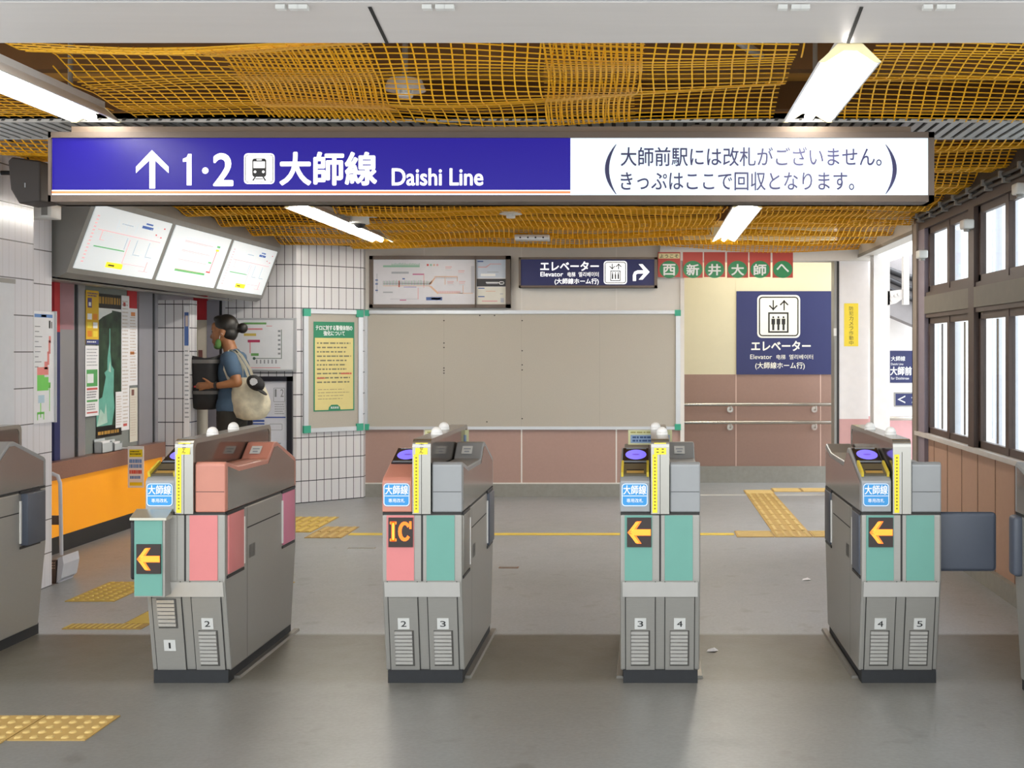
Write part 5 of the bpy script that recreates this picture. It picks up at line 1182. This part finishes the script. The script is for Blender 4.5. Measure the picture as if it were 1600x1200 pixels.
for i in range(4):
    x0=.70+.295*i; tactile_tile(x0,8.92,x0+.293,9.22,'barsx' if i!=1 else 'dots','yellow paving tile in the near row before the corridor, %s'%('leftmost','second from left','third from left','fourth from left')[i],tactile_worn,g)
for i in range(8):
    y0=9.225+.3*i; tactile_tile(1.0,y0,1.293,y0+.298,'barsy','yellow paving tile in the path to the corridor, %s'%('nearest, first of eight','second from the near end','third from the near end','fourth from the near end','fourth from the far end','third from the far end','second from the far end','farthest, last of eight')[i],tactile_worn,g)
for i in range(5):
    x0=1.0+.3*i
    tactile_tile(x0,11.78 if i else 11.63,x0+.298,12.08 if i else 11.92,'barsx','yellow paving tile in the corridor row, %s'%('leftmost','second from left','third from left','fourth from left','fifth from left')[i],tactile_worn,g)
mb=MB(); mb.box(-2.34,.69,9.02,9.12,0,.0025); tag(mb.build('floor_line',[line_yel]),'long thin yellow line taped across the floor behind the gates','floor line')
mb=MB(); mb.box(X(1066,11.5),2.2,11.5,11.56,0,.003); struct(mb.build('trim_32',[M('threshold_pale','#b9b8b2',.5)]))
for i,(px,py,w,d,l) in enumerate(((565,857,.2,.06,'thin metal floor plate left of the IC gate'),(795,887,.13,.05,'small brown floor plate right of the IC gate'))):
    Y=2601/(py-548); x=X(px,Y); mb=MB(); mb.box(x-w/2,x+w/2,Y-d/2,Y+d/2,0,.003); mb.box(x-w/2+.01,x+w/2-.01,Y-d/2+.01,Y+d/2-.01,.003,.004,1); tag(mb.build('floor_plate',[steel_light if i==0 else M('rusty','#8a6a58',.5),steel_dark]),l,'floor plate')
for i,(px,py,l) in enumerate(((1113,1017,'small scrap of white paper on the floor right of the middle gate'),(1260,906,'tiny white paper scrap on the floor left of the right gate'))):
    Y=2601/(py-548); x=X(px,Y); mb=MB(); bm=bmesh.new(); vs=[bm.verts.new(q) for q in ((x-.03,Y-.02,.001),(x+.01,Y-.03,.006),(x+.03,Y+.0,.002),(x+.012,Y+.03,.009),(x-.02,Y+.02,.003))]; bm.faces.new(vs); mb.bm(bm,0); tag(mb.build('paper_scrap',[paper]),l,'litter')

# ================================================================== PERSON
PY=10.2; PXc=(350-VX)*PY/F
def blob(name,prims,voxel,m,parent,smooth=4):
    mb=MB()
    for p in prims:
        if p[0]=='c':
            _,a,b,r0,r1=p; a=Vector(a); b=Vector(b); mb.cyl(a,b,r0,r1,n=20); mb.ell(a,r0,seg=20,rings=12); mb.ell(b,r1,seg=20,rings=12)
        else:
            rot=p[3] if len(p)>3 else None; mb.ell(p[1],p[2],seg=28,rings=18,rot=rot)
    me=bpy.data.meshes.new('tmp'); me.from_pydata([tuple(v) for v in mb.v],[],mb.f); ob=bpy.data.objects.new('tmp',me); COL.objects.link(ob)
    r=ob.modifiers.new('r','REMESH'); r.mode='VOXEL'; r.voxel_size=voxel
    s=ob.modifiers.new('s','SMOOTH'); s.iterations=smooth; s.factor=.5
    bpy.context.view_layer.update(); ev=ob.evaluated_get(bpy.context.evaluated_depsgraph_get()); e=ev.to_mesh()
    out=MB(); org=ORG[parent.name]; out.add([v.co+org for v in e.vertices],[list(p.vertices) for p in e.polygons],0,True)
    ev.to_mesh_clear(); bpy.data.objects.remove(ob); bpy.data.meshes.remove(me)
    return out.build(name,[m],parent)
man=thing('person',(PXc,PY,0),'man with hair bun in slate blue t-shirt, holding a black bag at the service window','person')
ry=lambda d: Matrix.Rotation(math.radians(d),3,'Y')
body=[
 ('e',(.012,0,1.645),(.098,.078,.108)),('e',(-.025,0,1.585),(.078,.066,.095),ry(18)),('e',(-.05,0,1.515),(.042,.045,.035)),   # skull, face, jaw
 ('e',(-.075,0,1.66),(.03,.055,.04)),('c',(-.094,0,1.605),(-.108,0,1.567),.010,.016),('e',(-.092,0,1.528),(.014,.024,.008)),('e',(-.09,0,1.514),(.013,.022,.008)),('e',(-.072,0,1.49),(.02,.026,.018)),
 ('e',(-.082,-.03,1.61),(.012,.016,.012)),('e',(-.082,.03,1.61),(.012,.016,.012)),('e',(-.088,-.03,1.635),(.014,.022,.008)),('e',(-.088,.03,1.635),(.014,.022,.008)),
 ('e',(.008,-.078,1.595),(.022,.012,.034)),('e',(.008,.078,1.595),(.022,.012,.034)),
 ('c',(.02,0,1.56),(.075,0,1.40),.056,.062),('c',(.08,-.13,1.375),(.08,.13,1.375),.06,.06),
 ('e',(.09,0,1.24),(.115,.155,.19)),('e',(.085,0,1.02),(.105,.145,.17)),('e',(.08,0,.92),(.115,.155,.12)),
 # near arm (left): shoulder, elbow, wrist
 ('c',(.12,-.17,1.37),(.20,-.235,1.17),.052,.043),('c',(.20,-.235,1.17),(.05,-.25,1.145),.042,.029),
 ('c',(.05,-.25,1.145),(-.02,-.245,1.145),.027,.024),('e',(-.055,-.242,1.145),(.045,.018,.034)),
 ('c',(-.085,-.242,1.168),(-.12,-.236,1.166),.0095,.009),('c',(-.12,-.236,1.166),(-.150,-.215,1.163),.009,.008),
 ('c',(-.09,-.243,1.150),(-.130,-.238,1.146),.0098,.009),('c',(-.130,-.238,1.146),(-.165,-.215,1.142),.009,.008),
 ('c',(-.088,-.243,1.132),(-.125,-.238,1.126),.0095,.009),('c',(-.125,-.238,1.126),(-.158,-.215,1.121),.0088,.008),
 ('c',(-.08,-.242,1.116),(-.108,-.238,1.107),.0088,.008),('c',(-.108,-.238,1.107),(-.134,-.219,1.101),.008,.0075),
 ('c',(-.03,-.25,1.168),(-.065,-.255,1.195),.012,.010),('c',(-.065,-.255,1.195),(-.095,-.240,1.207),.010,.0085),
 # far arm (right) reaching to the counter
 ('c',(.08,.17,1.37),(-.02,.24,1.14),.05,.042),('c',(-.02,.24,1.14),(-.19,.20,1.02),.04,.027),('e',(-.235,.19,.995),(.045,.035,.02),ry(-20)),
 ('c',(-.26,.17,.985),(-.305,.165,.965),.009,.0075),('c',(-.265,.185,.985),(-.315,.183,.962),.009,.0075),('c',(-.262,.2,.985),(-.31,.2,.962),.009,.0075),('c',(-.255,.214,.985),(-.295,.217,.965),.008,.007),('c',(-.225,.16,.99),(-.255,.14,.975),.010,.008),
 # legs
 ('c',(.075,-.09,.90),(.06,-.10,.49),.085,.058),('c',(.06,-.10,.49),(.085,-.10,.09),.055,.038),('c',(.075,.09,.90),(.05,.10,.49),.085,.058),('c',(.05,.10,.49),(.07,.10,.09),.055,.038),
 ('c',(.09,-.10,.05),(-.08,-.11,.035),.045,.035),('c',(.075,.10,.05),(-.10,.11,.035),.045,.035)]
blob('body',body,.0075,skin,man,3)
blob('tshirt',[('c',(.085,-.125,1.372),(.085,.125,1.372),.072,.072),('e',(.09,0,1.25),(.135,.175,.19)),('e',(.085,0,1.05),(.130,.168,.17)),('c',(.08,-.06,.96),(.08,.06,.96),.125,.125),('c',(.08,0,1.40),(.08,0,1.36),.075,.09),
  ('c',(.11,-.165,1.375),(.165,-.205,1.262),.068,.066),('c',(.08,.165,1.375),(.03,.205,1.26),.066,.064)],.011,shirt,man,5)
blob('trousers',[('c',(.08,-.055,.90),(.08,.055,.90),.122,.122),('c',(.075,-.09,.86),(.06,-.10,.49),.105,.08),('c',(.06,-.10,.49),(.085,-.10,.11),.078,.068),('c',(.075,.09,.86),(.05,.10,.49),.105,.08),('c',(.05,.10,.49),(.07,.10,.11),.078,.068)],.012,trous,man,4)
for s in (-1,1): blob('shoe',[('c',(.10,s*.10,.045),(-.08,s*.11,.04),.052,.042),('e',(.08,s*.10,.07),(.05,.045,.05))],.01,black,man,2)
blob('hair',[('e',(.022,0,1.672),(.104,.086,.098)),('e',(.05,0,1.60),(.072,.072,.075)),('e',(-.03,0,1.725),(.06,.065,.035)),('c',(.1,0,1.635),(.145,0,1.645),.03,.03),('e',(.165,0,1.645),(.045,.042,.048))],.009,hairm,man,3)
blob('face_mask',[('e',(-.03,-.058,1.505),(.028,.016,.045)),('e',(-.055,0,1.478),(.03,.05,.022)),('e',(-.03,.058,1.505),(.028,.016,.045))],.006,maskm,man,2)
mb=MB(); org=ORG[man.name]; mb.tube([org+Vector(q) for q in ((-.012,-.077,1.55),(-.004,-.083,1.58),(.012,-.088,1.6),(.02,-.085,1.59))],.0025,6); mb.build('mask_loop',[white_print],man)
mb=MB(); mb.cyl(org+Vector((.012,-.248,1.145)),org+Vector((.035,-.249,1.145)),.032,.034,n=18); mb.build('wristwatch',[black],man)
for s in (-1,1):
    mb=MB(); mb.ell(org+Vector((-.092,s*.03,1.612)),(.006,.011,.006)); mb.build('eye',[black],man)
# black bag held in front
bo=org+Vector((-.135,-.075,0))
t=thing('roll_top_bag',bo+Vector((0,0,.93)),'black roll-top bag with grey bands held against the chest of the man','bag')
mb=MB(); segs=[(.93,.082,.062),(.945,.105,.08),(1.02,.112,.088),(1.13,.118,.095),(1.25,.125,.10),(1.34,.128,.10),(1.375,.132,.10),(1.40,.13,.085)]; n=28; vs=[]
for k,(z,rx,ryy) in enumerate(segs):
    for i in range(n):
        a=2*math.pi*i/n; e=.75; cxs=math.copysign(abs(math.cos(a))**e,math.cos(a)); sns=math.copysign(abs(math.sin(a))**e,math.sin(a)); wob=1+.03*math.sin(3*a+k*1.3); vs.append(bo+Vector((rx*cxs*wob,ryy*sns*wob,z+(.02*math.sin(2*a+1) if k>=6 else 0))))
mb.add(vs,[(k*n+i,k*n+(i+1)%n,(k+1)*n+(i+1)%n,(k+1)*n+i) for k in range(len(segs)-1) for i in range(n)],0,True); mb.add(vs[:n],[tuple(range(n))[::-1]]); mb.add([v-Vector((0,0,.012)) for v in vs[-n:]],[tuple(range(n))])
bag=mb.build('bag_body',[bagm],t)
def bandring(z0,z1,sc0,sc1):
    def at(z):
        for (a,r1,q1),(b,r2,q2) in zip(segs,segs[1:]):
            if a<=z<=b: u=(z-a)/(b-a); return r1+(r2-r1)*u,q1+(q2-q1)*u
        return segs[-1][1:]
    mb=MB(); vs=[]
    for z in (z0,z1):
        rx,ryy=at(z)
        for i in range(n):
            a=2*math.pi*i/n; e=.75; wob=1.07; vs.append(bo+Vector((rx*math.copysign(abs(math.cos(a))**e,math.cos(a))*wob,ryy*math.copysign(abs(math.sin(a))**e,math.sin(a))*wob,z)))
    mb.add(vs,[(i,(i+1)%n,n+(i+1)%n,n+i) for i in range(n)],0,True); return mb
bandring(1.335,1.368,0,0).build('grey_band',[bagband],t); bandring(1.065,1.095,0,0).build('grey_band',[bagband],t)
mb=MB(); mb.box(bo.x-.06,bo.x-.02,bo.y-.108,bo.y-.095,1.125,1.14); mb.build('red_tag',[red],t)
# tote bag on the shoulder
to=org+Vector((.28,-.12,0))
t=thing('tote_bag',to+Vector((0,0,.83)),'cream patterned tote bag hanging from the shoulder of the man','bag')
mb=MB(); prof=[(.84,.06,.05),(.86,.12,.075),(.92,.16,.09),(1.0,.175,.095),(1.08,.165,.09),(1.15,.14,.07),(1.21,.11,.045)]; vs=[]
for k,(z,rx,ryy) in enumerate(prof):
    for i in range(n): a=2*math.pi*i/n; wob=1+.05*math.sin(4*a+k*.9); vs.append(to+Vector((rx*math.cos(a)*wob-.10*(z-.95)*(z>.95)*1.1,ryy*math.sin(a)*wob,z)))
mb.add(vs,[(k*n+i,k*n+(i+1)%n,(k+1)*n+(i+1)%n,(k+1)*n+i) for k in range(len(prof)-1) for i in range(n)],0,True); mb.add(vs[:n],[tuple(range(n))[::-1]]); mb.add(vs[-n:],[tuple(range(n))])
mb.build('tote_body',[totem],t)
for k,(dy,xo) in enumerate(((-.05,0),(.04,.05))):
    mb=MB(); st=[org+Vector(q) for q in (((.12,-.20,1.18),(.085,-.212,1.28),(.085,-.19,1.39),(.11,-.16,1.452),(.16,-.13,1.41),(.225,-.11,1.3),(.265,-.12,1.2)) if k==0 else ((.19,-.09,1.2),(.2,-.10,1.32),(.15,-.13,1.45),(.2,-.12,1.4),(.27,-.11,1.28),(.30,-.12,1.2)))]
    vs=[]; 
    for p in st: vs+=[p+Vector((-.012,-.004,0)),p+Vector((.012,-.004,.006))]
    mb.add(vs,[(2*i,2*i+1,2*i+3,2*i+2) for i in range(len(st)-1)],0,True); mb.build('strap',[M('strap_cream','#cfc8b2',.8)],t)
# cap clipped on the tote
co=org+Vector((.36,-.235,1.165))
t=thing('baseball_cap',co-Vector((0,0,.09)),'black baseball cap with white emblem clipped onto the tote bag','cap')
rc=Matrix.Rotation(math.radians(35),3,'Y')
mb=MB(); mb.ell(co,(.085,.05,.062),rot=rc); mb.build('crown',[M('cap_black','#121214',.7)],t)
mb=MB(); mb.ell(co+rc@Vector((.085,0,-.03)),(.055,.045,.012),rot=rc); mb.build('brim',[M('cap_black','#121214')],t)
mb=MB(); fr=Fr(co+Vector((-.0,-.052,.015))); poly(mb,fr,[(-.03,-.02),(-.012,-.035),(.012,-.03),(.035,-.01),(.03,.015),(.008,.03),(-.018,.028),(-.034,.008)],0,0); mb.build('emblem',[M('emblem_white','#c9ccd0',.6,noise=.2,nscale=60)],t)

# ================================================================== LIGHT, WORLD, CAMERA
w=bpy.data.worlds.new('World'); scene.world=w; w.use_nodes=True
nt=w.node_tree; bg=nt.nodes['Background']; bg.inputs[0].default_value=(.93,.97,1.0,1); bg.inputs[1].default_value=2.0
def area(name,loc,size,energy,col=(1,.97,.92),rot=(0,0,0)):
    l=bpy.data.lights.new(name,'AREA'); l.shape='RECTANGLE'; l.size=size[0]; l.size_y=size[1]; l.energy=energy; l.color=col
    o=bpy.data.objects.new(name,l); COL.objects.link(o); o.location=loc; o.rotation_euler=rot; return o
area('corridor_light',(1.2,12.0,2.72),(1.2,.3),12,(1,.95,.82))
area('outside_light',(3.1,11.9,3.0),(1.0,.8),22,(.95,.97,1))
cam=bpy.data.cameras.new('Camera'); co=bpy.data.objects.new('Camera',cam); COL.objects.link(co)
co.location=(0,0,CH); co.rotation_euler=(math.radians(90),0,0)
cam.sensor_width=36; cam.lens=F*36/1600; cam.shift_x=-(VX-800)/1600; cam.shift_y=(VY-600)/1600
cam.clip_start=.05; cam.clip_end=200
scene.camera=co
scene.view_settings.view_transform='Standard'; scene.view_settings.look='None'; scene.view_settings.exposure=.6; scene.view_settings.gamma=1
scene.cycles.use_denoising=True
scene.cycles.max_bounces=8
scene.cycles.sample_clamp_indirect=4
